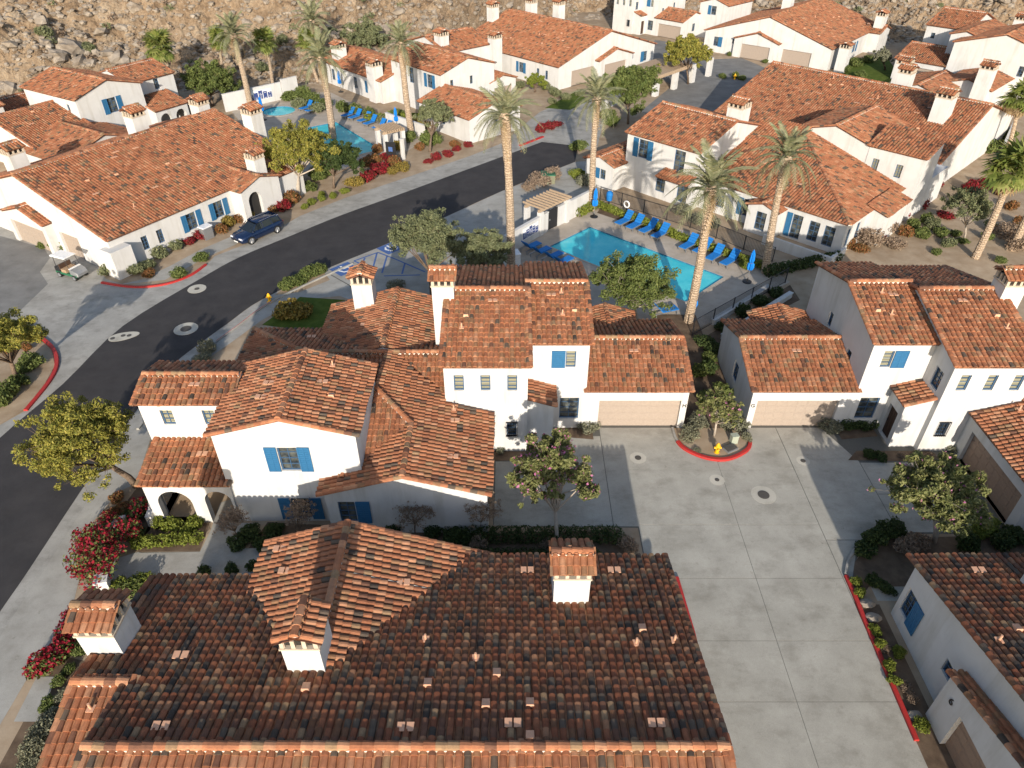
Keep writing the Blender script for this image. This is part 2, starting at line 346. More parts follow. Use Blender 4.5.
def kerb(name, line, mat, h=0.14, wd=0.16, side=0.0):
    P = [Vector((p[0], p[1])) for p in line]; mb = MB(); ring = []
    for i, q in enumerate(P):
        d = (P[min(i + 1, len(P) - 1)] - P[max(i - 1, 0)]).normalized(); nrm = Vector((-d.y, d.x))
        a = q + nrm * (side + wd / 2); b = q + nrm * (side - wd / 2); c = q + nrm * (side + wd / 2 - 0.03); e = q + nrm * (side - wd / 2 + 0.03)
        ring.append([(a.x, a.y, -0.02), (a.x, a.y, h - 0.03), (c.x, c.y, h), (e.x, e.y, h), (b.x, b.y, h - 0.03), (b.x, b.y, -0.02)])
    n = 6; k = len(ring)
    fs = [(i * n + j, i * n + j + 1, (i + 1) * n + j + 1, (i + 1) * n + j) for i in range(k - 1) for j in range(n - 1)]
    fs += [tuple(range(n)), tuple((k - 1) * n + j for j in range(n))[::-1]]
    mb.add([v for r_ in ring for v in r_], fs); o = mb.build(name, mat); o['kind'] = 'structure'; return o
# ------------------------------------------------------------------ barrel tiles
def barrel(nseg, r0=0.122, r1=0.106, h0=0.104, h1=0.090, L=0.425, lift=0.054):
    vs = []
    for r, h, v, z in ((r0, h0, 0.0, lift), (r1, h1, L, 0.004)):
        for i in range(nseg + 1):
            a = math.pi * i / nseg; vs.append((r * math.cos(a), v, z + h * math.sin(a) - (0.02 if i in (0, nseg) and v == 0 else 0)))
    k = nseg + 1
    fs = [(i, i + 1, k + i + 1, k + i) for i in range(nseg)] + [tuple(range(k))[::-1]]
    return np.array(vs), fs
def pan(nseg=2):
    vs = [(-0.085, 0, 0.052), (0, 0, 0.022), (0.085, 0, 0.052), (-0.085, 0.425, 0.030), (0, 0.425, 0.0), (0.085, 0.425, 0.030), (-0.085, 0, 0.01), (0.085, 0, 0.01)]
    return np.array(vs), [(0, 1, 4, 3), (1, 2, 5, 4), (6, 7, 2, 1, 0)]
BAR = {5: barrel(5), 4: barrel(4), 3: barrel(3), 'cap': barrel(5, lift=0.022)}; PAN = pan()
TILE_MESH = {}
def tile_mesh(matname, kind):
    k = (matname, kind)
    if k not in TILE_MESH:
        V, F = BAR[5] if kind == 'barrel' else PAN
        me = bpy.data.meshes.new('tile'); me.from_pydata([tuple(q) for q in V], [], [tuple(f) for f in F]); me.materials.append(MATS[matname])
        TILE_MESH[k] = me
    return TILE_MESH[k]
DU, DV = 0.277, 0.35
def inpoly(px, py, poly):
    c = np.zeros(px.shape, bool); n = len(poly)
    for i in range(n):
        x0, y0 = poly[i]; x1, y1 = poly[(i + 1) % n]
        if y0 == y1: continue
        c ^= ((y0 > py) != (y1 > py)) & (px < (x1 - x0) * (py - y0) / (y1 - y0) + x0)
    return c

class House:
    n_made = 0
    def __init__(s, name, label, cat, loc=(0, 0, 0), ang=0.0, mx=1, group=None, detail=5, pans=True, tile='clay_tile', indiv=0, win_mat='glass'):
        s.e = thing(name, label, cat, loc, R(ang), group); s.mx = mx; s.detail = detail; s.pans = pans; s.tile = tile; s.indiv = indiv
        s.vols = []; s.roofs = []; s.k = 0; s.loc = loc; s.ang = R(ang); s.glass = win_mat; s.seed = House.n_made; House.n_made += 1
        s.rg = np.random.default_rng(100 + s.seed)
    def P(s, p): return (s.mx * p[0], p[1], p[2])
    def mb(s, m, name, mat, parent=None, smooth=False):
        m.v = [s.P(v) for v in m.v]
        if s.mx < 0: m.f = [f[::-1] for f in m.f]
        return m.build(name, mat, parent or s.e, smooth)
    # ---------------- volumes
    def vol(s, x0, x1, y0, y1, top, z0=-0.05):
        """top: function giving wall height at corner lists; sides as polygons in (s, z)"""
        s.k += 1; e = 0.004 * (s.k % 7)
        v = Vol(s, x0 - e, x1 + e, y0 - e, y1 + e, top, z0); s.vols.append(v); return v
    def box(s, x0, x1, y0, y1, z1, z0=-0.05, cap=True):
        v = s.vol(x0, x1, y0, y1, ('flat', z1), z0); v.cap = cap; return v
    def gable(s, x0, x1, y0, y1, ze, axis='x', tp=0.30, oh=0.22, og=0.14, ends=(1, 1), z0=-0.05, hip=(0, 0), sides=(1, 1), tiles=True, caps=True):
        v = s.vol(x0, x1, y0, y1, ('gable', ze, axis, tp, hip), z0)
        # roof
        rf = Roof(s); up = 0.06
        if axis == 'x': a0, a1, b0, b1 = x0, x1, y0, y1; Q = lambda a, b, z: (a, b, z)
        else: a0, a1, b0, b1 = y0, y1, x0, x1; Q = lambda a, b, z: (b, a, z)
        bm = (b0 + b1) / 2; half = (b1 - b0) / 2; zr = ze + half * tp + up; zo = ze - oh * tp + up
        A0, A1 = a0 - (oh if hip[0] else og * ends[0]), a1 + (oh if hip[1] else og * ends[1]); H0 = half + oh
        r0 = A0 + (H0 if hip[0] else 0); r1 = A1 - (H0 if hip[1] else 0)
        if sides[0]: rf.plane([Q(A0, b0 - oh, zo), Q(A1, b0 - oh, zo), Q(r1, bm, zr), Q(r0, bm, zr)], tiles)
        if sides[1]: rf.plane([Q(A1, b1 + oh, zo), Q(A0, b1 + oh, zo), Q(r0, bm, zr), Q(r1, bm, zr)], tiles)
        if hip[0]: rf.plane([Q(A0, b1 + oh, zo), Q(A0, b0 - oh, zo), Q(r0, bm, zr)], tiles); rf.ridge(Q(A0, b0 - oh, zo), Q(r0, bm, zr), 0); rf.ridge(Q(A0, b1 + oh, zo), Q(r0, bm, zr), 0)
        elif ends[0]: rf.rake(Q(A0, b0 - oh, zo), Q(A0, bm, zr)); rf.rake(Q(A0, b1 + oh, zo), Q(A0, bm, zr))
        if hip[1]: rf.plane([Q(A1, b0 - oh, zo), Q(A1, b1 + oh, zo), Q(r1, bm, zr)], tiles); rf.ridge(Q(A1, b0 - oh, zo), Q(r1, bm, zr), 0); rf.ridge(Q(A1, b1 + oh, zo), Q(r1, bm, zr), 0)
        elif ends[1]: rf.rake(Q(A1, b0 - oh, zo), Q(A1, bm, zr)); rf.rake(Q(A1, b1 + oh, zo), Q(A1, bm, zr))
        if caps and r1 - r0 > 0.5: rf.ridge(Q(r0, bm, zr), Q(r1, bm, zr))
        v.roof = rf; v.zr = zr; return v
    def shed(s, x0, x1, y0, y1, zlo, zhi, low='S', oh=0.2, og=0.12, walls=True, z0=-0.05):
        """roof falling towards side low"""
        v = s.vol(x0, x1, y0, y1, ('shed', zlo, zhi, low), z0) if walls else None
        rf = Roof(s); up = 0.06
        run = (y1 - y0) if low in 'SN' else (x1 - x0); tp = (zhi - zlo) / run; zo = zlo - oh * tp + up; zh = zhi + up
        X0, X1, Y0, Y1 = x0 - og, x1 + og, y0 - og, y1 + og
        if low == 'S': p = [(X0, y0 - oh, zo), (X1, y0 - oh, zo), (X1, y1, zh), (X0, y1, zh)]
        if low == 'N': p = [(X1, y1 + oh, zo), (X0, y1 + oh, zo), (X0, y0, zh), (X1, y0, zh)]
        if low == 'W': p = [(x0 - oh, Y1, zo), (x0 - oh, Y0, zo), (x1, Y0, zh), (x1, Y1, zh)]
        if low == 'E': p = [(x1 + oh, Y0, zo), (x1 + oh, Y1, zo), (x0, Y1, zh), (x0, Y0, zh)]
        rf.plane(p); rf.rake(p[0], p[3]); rf.rake(p[1], p[2])
        if v: v.roof = rf
        return v
    def planes(s, polys, ridges=(), rakes=(), bare=()):
        rf = Roof(s)
        for p in polys: rf.plane(p)
        for p in bare: rf.plane(p, False)
        for a, b in ridges: rf.ridge(a, b)
        for a, b in rakes: rf.rake(a, b)
        return rf
    # ---------------- chimney
    def chimney(s, x, y, zb, zt, wx=1.3, wy=1.3, axis='x', hood=True):
        m = MB(); hx, hy = wx / 2, wy / 2
        m.box(x - hx, x + hx, y - hy, y + hy, zb, zt)
        st = s.mb(m, 'chimney', 'stucco')
        v = MB(); v.box(x - hx + .12, x + hx - .12, y - hy + .12, y + hy - .12, zt, zt + .48); hol = s.mb(v, 'flue', 'dark_hole', st)
        t = MB(); t.box(x - hx - .05, x + hx + .05, y - hy - .05, y + hy + .05, zt - .002, zt + .09)
        for i in range(4):
            f = i / 3
            for sy in (-1, 1): t.box(x - hx + f * (wx - .14), x - hx + .14 + f * (wx - .14), y + sy * (hy - .08) - .09, y + sy * (hy - .08) + .09, zt + .085, zt + .50)
            for sx in (-1, 1): t.box(x + sx * (hx - .08) - .085, x + sx * (hx - .08) + .085, y - hy + .02 + f * (wy - .18), y - hy + .14 + f * (wy - .18), zt + .083, zt + .495)
        s.mb(t, 'chimney_vent', 'stone_trim', st)
        rf = Roof(s, st, 'chimney_cap'); ox = 0.16; z0 = zt + .50; rise = 0.34
        if axis == 'x':
            X0, X1 = x - hx - .1, x + hx + .1
            a = [(X0, y - hy - ox, z0), (X1, y - hy - ox, z0), (X1, y, z0 + rise), (X0, y, z0 + rise)]; b = [(X1, y + hy + ox, z0), (X0, y + hy + ox, z0), (X0, y, z0 + rise), (X1, y, z0 + rise)]
            rl = [(X0, y, z0 + rise), (X1, y, z0 + rise)]
        else:
            Y0, Y1 = y - hy - .1, y + hy + .1
            a = [(x - hx - ox, Y1, z0), (x - hx - ox, Y0, z0), (x, Y0, z0 + rise), (x, Y1, z0 + rise)]; b = [(x + hx + ox, Y0, z0), (x + hx + ox, Y1, z0), (x, Y1, z0 + rise), (x, Y0, z0 + rise)]
            rl = [(x, Y0, z0 + rise), (x, Y1, z0 + rise)]
        rf.plane(a); rf.plane(b); rf.ridge(*rl)
        return st
    def vents(s, lst):
        for kind, x, y, z in lst:
            m = MB()
            if kind == 'p':
                for d in (-.15, .15): m.box(x + d - .12, x + d + .12, y - .15, y + .15, z + .14, z + .175)
                s.mb(m, 'vent_tile', 'pale_clay')
            elif kind == 'h':
                m.add([(x - .16, y - .14, z + .08), (x + .16, y - .14, z + .08), (x + .13, y + .18, z + .15), (x - .13, y + .18, z + .15), (x - .12, y - .12, z + .25), (x + .12, y - .12, z + .25)],
                      [(0, 1, 5, 4), (4, 5, 2, 3), (0, 4, 3), (1, 2, 5)])
                s.mb(m, 'roof_vent', 'pale_clay')
            else:
                m.tube([(x, y, z), (x, y, z + .42)], .045, 8); m.box(x - .13, x + .13, y - .13, y + .13, z + .12, z + .15)
                s.mb(m, 'vent_pipe', 'pale_clay')
    def scatter_vents(s, rf_poly, n, seed):
        """a few vents spread over a roof plane"""
        p = [Vector(q) for q in rf_poly]; rr = random.Random(seed)
        for i in range(n):
            a, b = rr.uniform(.12, .88), rr.uniform(.15, .85)
            q = (p[0] * (1 - a) + p[1] * a) * (1 - b) + (p[3] * (1 - a) + p[2] * a) * b
            s.vents([(rr.choice('pphv'), q.x, q.y, q.z)])
    def finish(s):
        for v in s.vols: v.build()
        s.bake_tiles()
        return s.e
    def bake_tiles(s):
        tiles = []   # pick the tiles that show largest
        if s.indiv:
            ca, sa = math.cos(s.ang), math.sin(s.ang)
            for rf in s.roofs:
                for ti, (O, eu, ev, n, kind, mat) in enumerate(rf.tiles):
                    if kind != 'barrel' or not rf.main: continue
                    X = O[:, 0] * ca - O[:, 1] * sa + s.loc[0]; Y = O[:, 0] * sa + O[:, 1] * ca + s.loc[1]; Z = O[:, 2]
                    zz = Z - CAM_H; d = Y * CP - zz * SP; u = Y * SP + zz * CP
                    px = 512 + FPX * X / d; py = 384 - FPX * u / d
                    ok = (px > 4) & (px < 1020) & (py > 4) & (py < 764) & (d > 0)
                    for j in np.nonzero(ok)[0]: tiles.append((d[j], rf, ti, j))
            tiles.sort(key=lambda q: q[0]); tiles = tiles[:s.indiv]
        take = {}
        for d, rf, ti, j in tiles: take.setdefault((id(rf), ti), []).append(j)
        for rf in s.roofs:
            deck = rf.deck_obj()
            byk = {}
            for ti, (O, eu, ev, n, kind, mat) in enumerate(rf.tiles):
                js = take.get((id(rf), ti), [])
                for j in js:
                    o = obj('tile', tile_mesh(mat, kind), mat, deck)
                    M = Matrix((eu[j], ev[j], n[j])).transposed().to_4x4(); M.translation = O[j]; o.matrix_local = M
                if js:
                    keep = np.ones(len(O), bool); keep[js] = False; O, eu, ev, n = O[keep], eu[keep], ev[keep], n[keep]
                byk.setdefault((kind, mat), []).append((O, eu, ev, n))
            for (kind, mat), ls in byk.items():
                O, eu, ev, n = [np.concatenate([l[i] for l in ls]) for i in range(4)]
                if not len(O): continue
                V, F = PAN if kind == 'pan' else BAR[s.detail if kind == 'barrel' else 'cap']
                W = O[:, None, :] + V[None, :, 0:1] * eu[:, None, :] + V[None, :, 1:2] * ev[:, None, :] + V[None, :, 2:3] * n[:, None, :]
                me = np_mesh('tiles', W.reshape(-1, 3), F, len(O), len(V))
                o = obj({'barrel': 'barrel_tiles', 'pan': 'pan_tiles', 'cap': 'ridge_caps'}[kind], me, mat, deck); o['kind'] = 'stuff'

class Roof:
    def __init__(s, house, parent=None, name='roof'):
        s.h = house; s.tiles = []; s.deck = MB(); s.mort = MB(); s.parent = parent; s.name = name; s.main = parent is None
        house.roofs.append(s)
    def plane(s, poly, tiles=True):
        h = s.h; P = [Vector(h.P(p)) for p in poly]
        n = (P[1] - P[0]).cross(P[2] - P[0])
        if n.z < 0: n = -n
        n.normalize()
        up = Vector((0, 0, 1)); ev = (up - n * up.dot(n)).normalized(); eu = ev.cross(n)
        k = len(P); dn = n * 0.09
        s.deck.add(list(P) + [q - dn for q in P], [tuple(range(k)), tuple(range(k, 2 * k))[::-1]] + [(i, k + i, k + (i + 1) % k, (i + 1) % k) for i in range(k)])
        if not tiles: return
        o = P[0]; loc = [((q - o).dot(eu), (q - o).dot(ev)) for q in P]
        a0, a1 = min(q[0] for q in loc), max(q[0] for q in loc); b0, b1 = min(q[1] for q in loc), max(q[1] for q in loc)
        nu = max(1, int(round((a1 - a0) / DU))); du = (a1 - a0) / nu; nv = max(1, int(math.ceil((b1 - b0) / DV)))
        rg = h.rg
        for kind, off in (('barrel', 0.5),) + ((('pan', 0.0),) if h.pans else ()):
            A, B = np.meshgrid(a0 + du * (np.arange(nu + (kind == 'pan')) + off), b0 - 0.04 + DV * np.arange(nv))
            A = A.ravel(); B = B.ravel(); m = inpoly(A + 1e-4 * (A < (a0 + a1) / 2) - 1e-4 * (A > (a0 + a1) / 2), B + DV * 0.45, loc); A, B = A[m], B[m]
            if not len(A): continue
            N = len(A); jit = rg.normal(0, 1, (N, 4))
            wav = .022 * np.sin(A * .55 + h.seed) + .018 * np.sin(A * 1.9 + B * .7 + h.seed * 2)
            O = np.array(o)[None] + np.outer(A + jit[:, 0] * .008, np.array(eu)) + np.outer(B + wav + jit[:, 1] * .012, np.array(ev)) + np.outer(.002 + np.abs(jit[:, 2]) * .007, np.array(n))
            th = jit[:, 3] * .017
            EU = np.outer(np.cos(th), np.array(eu)) + np.outer(np.sin(th), np.array(ev)); EV = np.outer(np.cos(th), np.array(ev)) - np.outer(np.sin(th), np.array(eu))
            NN = np.tile(np.array(n), (N, 1))
            s.tiles.append((O, EU, EV, NN, kind, h.tile if kind == 'barrel' else 'clay_pan'))
    def run(s, a, b, sc, lift, kind='cap', mat='clay_tile_ridge'):
        a = Vector(s.h.P(a)); b = Vector(s.h.P(b)); d = b - a; L = d.length
        if L < 0.2: return
        d.normalize(); up = Vector((0, 0, 1)); n = (up - d * up.dot(d)).normalized(); eu = d.cross(n)
        k = max(1, int(round(L / 0.38))); st = L / k
        O = np.array([a + d * (i * st - .02) + n * lift for i in range(k)]); rg = s.h.rg
        th = rg.normal(0, .015, k)
        EU = np.array([(eu * math.cos(t) + d * math.sin(t)) * sc for t in th]); EV = np.array([(d * math.cos(t) - eu * math.sin(t)) for t in th])
        s.tiles.append((O, EU, EV, np.tile(np.array(n) * sc, (k, 1)), kind, mat))
        return a, b, d, n, eu
    def ridge(s, a, b, mort=1):
        r = s.run(a, b, 1.35, 0.085)
        if r and mort:
            a, b, d, n, eu = r; w = eu * 0.15; h0 = -n * 0.02; h1 = n * 0.075
            s.mort.add([a - w + h0, a + w + h0, a + w + h1, a - w + h1, b - w + h0, b + w + h0, b + w + h1, b - w + h1], [(0, 1, 2, 3), (4, 7, 6, 5), (0, 4, 5, 1), (1, 5, 6, 2), (2, 6, 7, 3), (3, 7, 4, 0)])
    def rake(s, a, b): s.run(a, b, 1.15, 0.035, 'cap', s.h.tile)
    def deck_obj(s):
        d = s.deck.build(s.name, 'roof_deck', s.parent or s.h.e)
        if s.mort.v: s.mort.build('ridge_mortar', 'mortar', d)
        return d

class Vol:
    def __init__(s, h, x0, x1, y0, y1, top, z0):
        s.h = h; s.x0, s.x1, s.y0, s.y1, s.top, s.z0 = x0, x1, y0, y1, top, z0; s.holes = {k: [] for k in 'SNWE'}; s.roof = None; s.cap = False; s.mat = 'stucco'
    def rng(s, side): return (s.x0, s.x1) if side in 'SN' else (s.y0, s.y1)
    def pt(s, side, a, z, d=0.0):
        return {'S': (a, s.y0 + d, z), 'N': (a, s.y1 - d, z), 'W': (s.x0 + d, a, z), 'E': (s.x1 - d, a, z)}[side]
    def outline(s, side):
        a, b = s.rng(side); t = s.top; z0 = s.z0
        if t[0] == 'flat': return [(a, z0), (b, z0), (b, t[1]), (a, t[1])]
        if t[0] == 'shed':
            zl, zh, low = t[1:]
            opp = {'S': 'N', 'N': 'S', 'E': 'W', 'W': 'E'}[low]
            if side == low: return [(a, z0), (b, z0), (b, zl), (a, zl)]
            if side == opp: return [(a, z0), (b, z0), (b, zh), (a, zh)]
            lo_first = low in ('S', 'W')
            return [(a, z0), (b, z0), (b, zh if lo_first else zl), (a, zl if lo_first else zh)]
        _, ze, axis, tp, hip = t
        gs = 'WE' if axis == 'x' else 'SN'
        if side in gs and not hip[gs.index(side)]:
            return [(a, z0), (b, z0), (b, ze), ((a + b) / 2, ze + (b - a) / 2 * tp), (a, ze)]
        return [(a, z0), (b, z0), (b, ze), (a, ze)]
    def build(s):
        mb = MB()
        for side in 'SENW':
            hs = s.holes[side]; out = s.outline(side)
            vs, tr = tess(out, [h[0] for h in hs])
            mb.add([s.pt(side, v.x, v.y) for v in vs], [tuple(q) for q in tr])
            for poly, dep in hs:
                n = len(poly); mb.add([s.pt(side, a, z) for a, z in poly] + [s.pt(side, a, z, dep) for a, z in poly], [(i, (i + 1) % n, n + (i + 1) % n, n + i) for i in range(n)])
        if s.cap and s.top[0] == 'flat':
            z = s.top[1]; mb.add([(s.x0, s.y0, z), (s.x1, s.y0, z), (s.x1, s.y1, z), (s.x0, s.y1, z)], [(0, 1, 2, 3)])
        s.h.mb(mb, 'wall', s.mat)
    def rect(s, a, z, w, h): return [(a - w / 2, z - h / 2), (a + w / 2, z - h / 2), (a + w / 2, z + h / 2), (a - w / 2, z + h / 2)]
    def archpoly(s, a, z0, w, h, n=10):
        r = w / 2; p = [(a - r, z0), (a + r, z0)]
        for i in range(n + 1):
            t = math.pi * i / n; p.append((a + r * math.cos(t), z0 + h - r + r * math.sin(t)))
        return p
    def barbox(s, mb, side, a0, a1, z0, z1, d0, d1):
        vs = [s.pt(side, a, z, d) for d in (d0, d1) for z in (z0, z1) for a in (a0, a1)]
        mb.add(vs, [(0, 1, 3, 2), (4, 6, 7, 5), (0, 4, 5, 1), (2, 3, 7, 6), (0, 2, 6, 4), (1, 5, 7, 3)])
    def win(s, side, a, z, w=0.9, h=1.3, cols=2, rows=4, shut='', dep=0.16, glass=None, grille=False, sw=None):
        s.holes[side].append((s.rect(a, z, w, h), dep + .03))
        fr = MB(); x0, x1, z0, z1 = a - w / 2, a + w / 2, z - h / 2, z + h / 2; t = 0.055
        B = lambda *q: s.barbox(fr, side, *q)
        d0 = dep - .07; d1 = dep
        B(x0, x0 + t, z0, z1, d0, d1); B(x1 - t, x1, z0, z1, d0, d1); B(x0 + t, x1 - t, z0, z0 + t, d0, d1); B(x0 + t, x1 - t, z1 - t, z1, d0, d1)
        for i in range(1, cols): q = x0 + (x1 - x0) * i / cols; B(q - .018, q + .018, z0 + t, z1 - t, d0 + .02, d1 - .004)
        for i in range(1, rows): q = z0 + (z1 - z0) * i / rows; B(x0 + t, x1 - t, q - .018, q + .018, d0 + .024, d1 - .008)
        f = s.h.mb(fr, 'window', 'frame_blue')
        g = MB(); g.add([s.pt(side, *q, dep - .012) for q in s.rect(a, z, w, h)], [(0, 1, 2, 3)]); s.h.mb(g, 'pane', glass or s.h.glass, f)
        if grille:
            gm = MB()
            for i in range(7): q = x0 - .05 + (w + .1) * i / 6; s.barbox(gm, side, q - .012, q + .012, z0 - .05, z1 + .05, -.09, -.065)
            for q in (z0, z1): s.barbox(gm, side, x0 - .06, x1 + .06, q - .015, q + .015, -.1, .02)
            s.h.mb(gm, 'window_grille', 'iron')
        sw = sw or w * 0.62
        for ch in shut:
            c = a - w / 2 - sw / 2 - .03 if ch == 'L' else a + w / 2 + sw / 2 + .03
            s.shutter(side, c, z, sw, h + .06)
        return f
    def shutter(s, side, c, z, w, h):
        m = MB(); s.barbox(m, side, c - w / 2, c + w / 2, z - h / 2, z + h / 2, -.05, -.015)
        for q in (c - w / 2 + .03, c + w / 2 - .03, c): s.barbox(m, side, q - .03, q + .03, z - h / 2 + .02, z + h / 2 - .02, -.07, -.045)
        k = max(3, int(h / .14))
        for i in range(k + 1):
            q = z - h / 2 + .04 + (h - .08) * i / k; s.barbox(m, side, c - w / 2 + .05, c + w / 2 - .05, q - .025, q + .025, -.062, -.046)
        s.h.mb(m, 'shutter', 'shutter_blue')
    def garage(s, side, a0, a1, h=2.13, mat='garage_paint', dep=0.22, cols=8):
        s.holes[side].append(([(a0, 0.0), (a1, 0.0), (a1, h), (a0, h)], dep + .02))
        m = MB(); s.barbox(m, side, a0, a1, 0.0, h, dep, dep + .05); d = s.h.mb(m, 'garage_door', mat)
        pm = MB()
        for i in range(4):
            for j in range(cols):
                w_ = (a1 - a0) / cols; x = a0 + w_ * j; z = h * i / 4
                s.barbox(pm, side, x + .06, x + w_ - .06, z + .07, z + h / 4 - .07, dep - .02, dep + .01)
            s.barbox(pm, side, a0 + .01, a1 - .01, h * i / 4 + .012, h * (i + 1) / 4 - .012, dep - .008, dep + .011)
        s.h.mb(pm, 'door_panels', mat, d)
    def door(s, side, a, w=0.95, h=2.1, mat='door_wood', arch=False, dep=0.2, z0=0.05):
        poly = s.archpoly(a, z0, w, h) if arch else s.rect(a, z0 + h / 2, w, h)
        s.holes[side].append((poly, dep + .03)); m = MB()
        n = len(poly); m.add([s.pt(side, q[0], q[1], dep) for q in poly], [tuple(range(n))])
        for i in range(4): q = a - w / 2 + w * (i + .5) / 4; s.barbox(m, side, q - w / 8 + .015, q + w / 8 - .015, z0 + .05, z0 + h - (w / 2 if arch else .05), dep - .03, dep - .002)
        d = s.h.mb(m, 'door', mat); k = MB(); s.barbox(k, side, a + w * .36, a + w * .42, z0 + .95, z0 + 1.15, dep - .08, dep - .02); s.h.mb(k, 'handle', 'iron', d)
    def arch(s, side, a, w, h, z0=0.0, dep=0.38, back=None):
        poly = s.archpoly(a, z0, w, h); s.holes[side].append((poly, dep))
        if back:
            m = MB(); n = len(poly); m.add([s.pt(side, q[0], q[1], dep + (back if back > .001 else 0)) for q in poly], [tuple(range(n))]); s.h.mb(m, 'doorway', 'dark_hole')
    def text(s, side, a, z, txt, size=0.34):
        c = bpy.data.curves.new('house_number', 'FONT'); c.body = txt; c.size = size; c.extrude = 0.012; c.align_x = 'CENTER'; c.align_y = 'CENTER'
        if not txt: return
        tmp = bpy.data.objects.new('house_number', c); COL.objects.link(tmp); bpy.context.view_layer.update()
        me = bpy.data.meshes.new_from_object(tmp.evaluated_get(bpy.context.evaluated_depsgraph_get())); bpy.data.objects.remove(tmp); me.materials.clear()
        o = obj('house_number', me, 'iron', s.h.e)
        p = s.h.P(s.pt(side, a, z, -.03)); o.location = p
        rz = {'S': 0, 'N': math.pi, 'W': -math.pi / 2, 'E': math.pi / 2}[side]
        if s.h.mx < 0 and side in 'WE': rz = -rz
        o.rotation_euler = (math.pi / 2, 0, rz)
# ------------------------------------------------------------------ ground, road, drives, pools, hill
def GP(lst, z=0.0): return [G(x, y, z) for x, y in lst]
def rectp(c, ux, uy, L, W_):
    return [(c[0], c[1]), (c[0] + ux * L, c[1] + uy * L), (c[0] + ux * L - uy * -W_ * -1, c[1] + uy * L - ux * W_), (c[0] + uy * -W_ * -1 * 1, c[1] - ux * W_)]
d1 = Vector((10.22, -9.55)).normalized(); n1 = Vector((-.70, -.714))
PA = Vector((7.26, 61.48)); POOL1 = [PA, PA + d1 * 14.0, PA + d1 * 14.0 + n1 * 5.6, PA + n1 * 5.6]
a2, b2_ = Vector(G(336, 122)), Vector(G(374, 145)); d2 = (b2_ - a2).normalized(); n2 = Vector((d2.y, -d2.x))
POOL2 = [a2, a2 + d2 * 12.5, a2 + d2 * 12.5 + n2 * 5.2, a2 + n2 * 5.2]
sc_ = G(279, 111); SPA = [(sc_[0] + 2.1 * math.cos(i * math.pi / 10), sc_[1] + 2.1 * math.sin(i * math.pi / 10)) for i in range(20)]
HOLES = [[tuple(p) for p in POOL1], [tuple(p) for p in POOL2], SPA]
sheet('ground', [(-320, -60), (320, -60), (320, 420), (-320, 420)], 0.0, 'desert_sand', holes=HOLES)
# pools
def pool(name, rim, label):
    t = tag(thing(name, None, None, (0, 0, 0)), label, 'pool')
    rim = list(rim); ar = sum(rim[i - 1][0] * rim[i][1] - rim[i][0] * rim[i - 1][1] for i in range(len(rim)))
    if ar < 0: rim = rim[::-1]
    mb = MB(); n = len(rim); dz = -.75
    sh = MB(); sh.add([(p[0], p[1], .02) for p in rim] + [(p[0], p[1], -.16) for p in rim], [(i, (i + 1) % n, n + (i + 1) % n, n + i) for i in range(n)]); sh.build('waterline_tile', 'pool_tile', t)
    mb.add([(p[0], p[1], -.16) for p in rim] + [(p[0], p[1], dz) for p in rim], [(i, (i + 1) % n, n + (i + 1) % n, n + i) for i in range(n)] + [tuple(range(n, 2 * n))]); mb.build('basin', 'pool_plaster', t)
    wtr = MB(); wtr.add([(p[0], p[1], -.10) for p in rim], [tuple(range(n))]); wtr.build('water', 'pool_water', t)
    c = Vector((sum(p[0] for p in rim) / n, sum(p[1] for p in rim) / n)); co = MB()
    out = [tuple(Vector((p[0], p[1])) + (Vector((p[0], p[1])) - c).normalized() * .42) for p in rim]
    co.add([(p[0], p[1], .035) for p in rim] + [(p[0], p[1], .035) for p in out] + [(p[0], p[1], 0) for p in out] + [(p[0], p[1], .015) for p in rim],
           [(i, n + i, n + (i + 1) % n, (i + 1) % n) for i in range(n)] + [(n + i, 2 * n + i, 2 * n + (i + 1) % n, n + (i + 1) % n) for i in range(n)] + [(i, (i + 1) % n, 3 * n + (i + 1) % n, 3 * n + i) for i in range(n)])
    co.build('coping', 'deck_concrete', t); return t
p1 = pool('swimming_pool', [tuple(p) for p in POOL1], 'large rectangular turquoise pool in front of the pool house')
st = MB(); e0 = PA + d1 * 14.0
for k in range(3):
    q0 = e0 - d1 * (0.45 * (k + 1)); L_ = [e0 - d1 * .01, e0 + n1 * 5.55, q0 + n1 * 5.55, q0]
    st.prism([tuple(L_[0] + n1 * .02), tuple(L_[3] + n1 * .02), tuple(L_[2]), tuple(L_[1] - d1 * .01)], -.7, -.25 - .15 * k)
st.build('steps', 'pool_plaster', p1)
pool('swimming_pool', [tuple(p) for p in POOL2], 'smaller turquoise pool with palms at upper left')
pool('hot_tub', SPA, 'round hot tub by the white wall at the far pool')
DECK1 = GP([(502, 258), (530, 238), (578, 214), (600, 210), (690, 232), (770, 268), (790, 282), (688, 334)]) + [(3.0, 44.0), (-3.0, 46.0)]
sheet('pool_deck', DECK1, .006, 'deck_concrete', holes=[HOLES[0]])
DECK2 = GP([(232, 112), (245, 98), (300, 93), (330, 92), (428, 140), (405, 152), (385, 158), (360, 168), (300, 172), (262, 150)])
sheet('pool_deck', DECK2, .006, 'deck_concrete', holes=[HOLES[1], HOLES[2]])
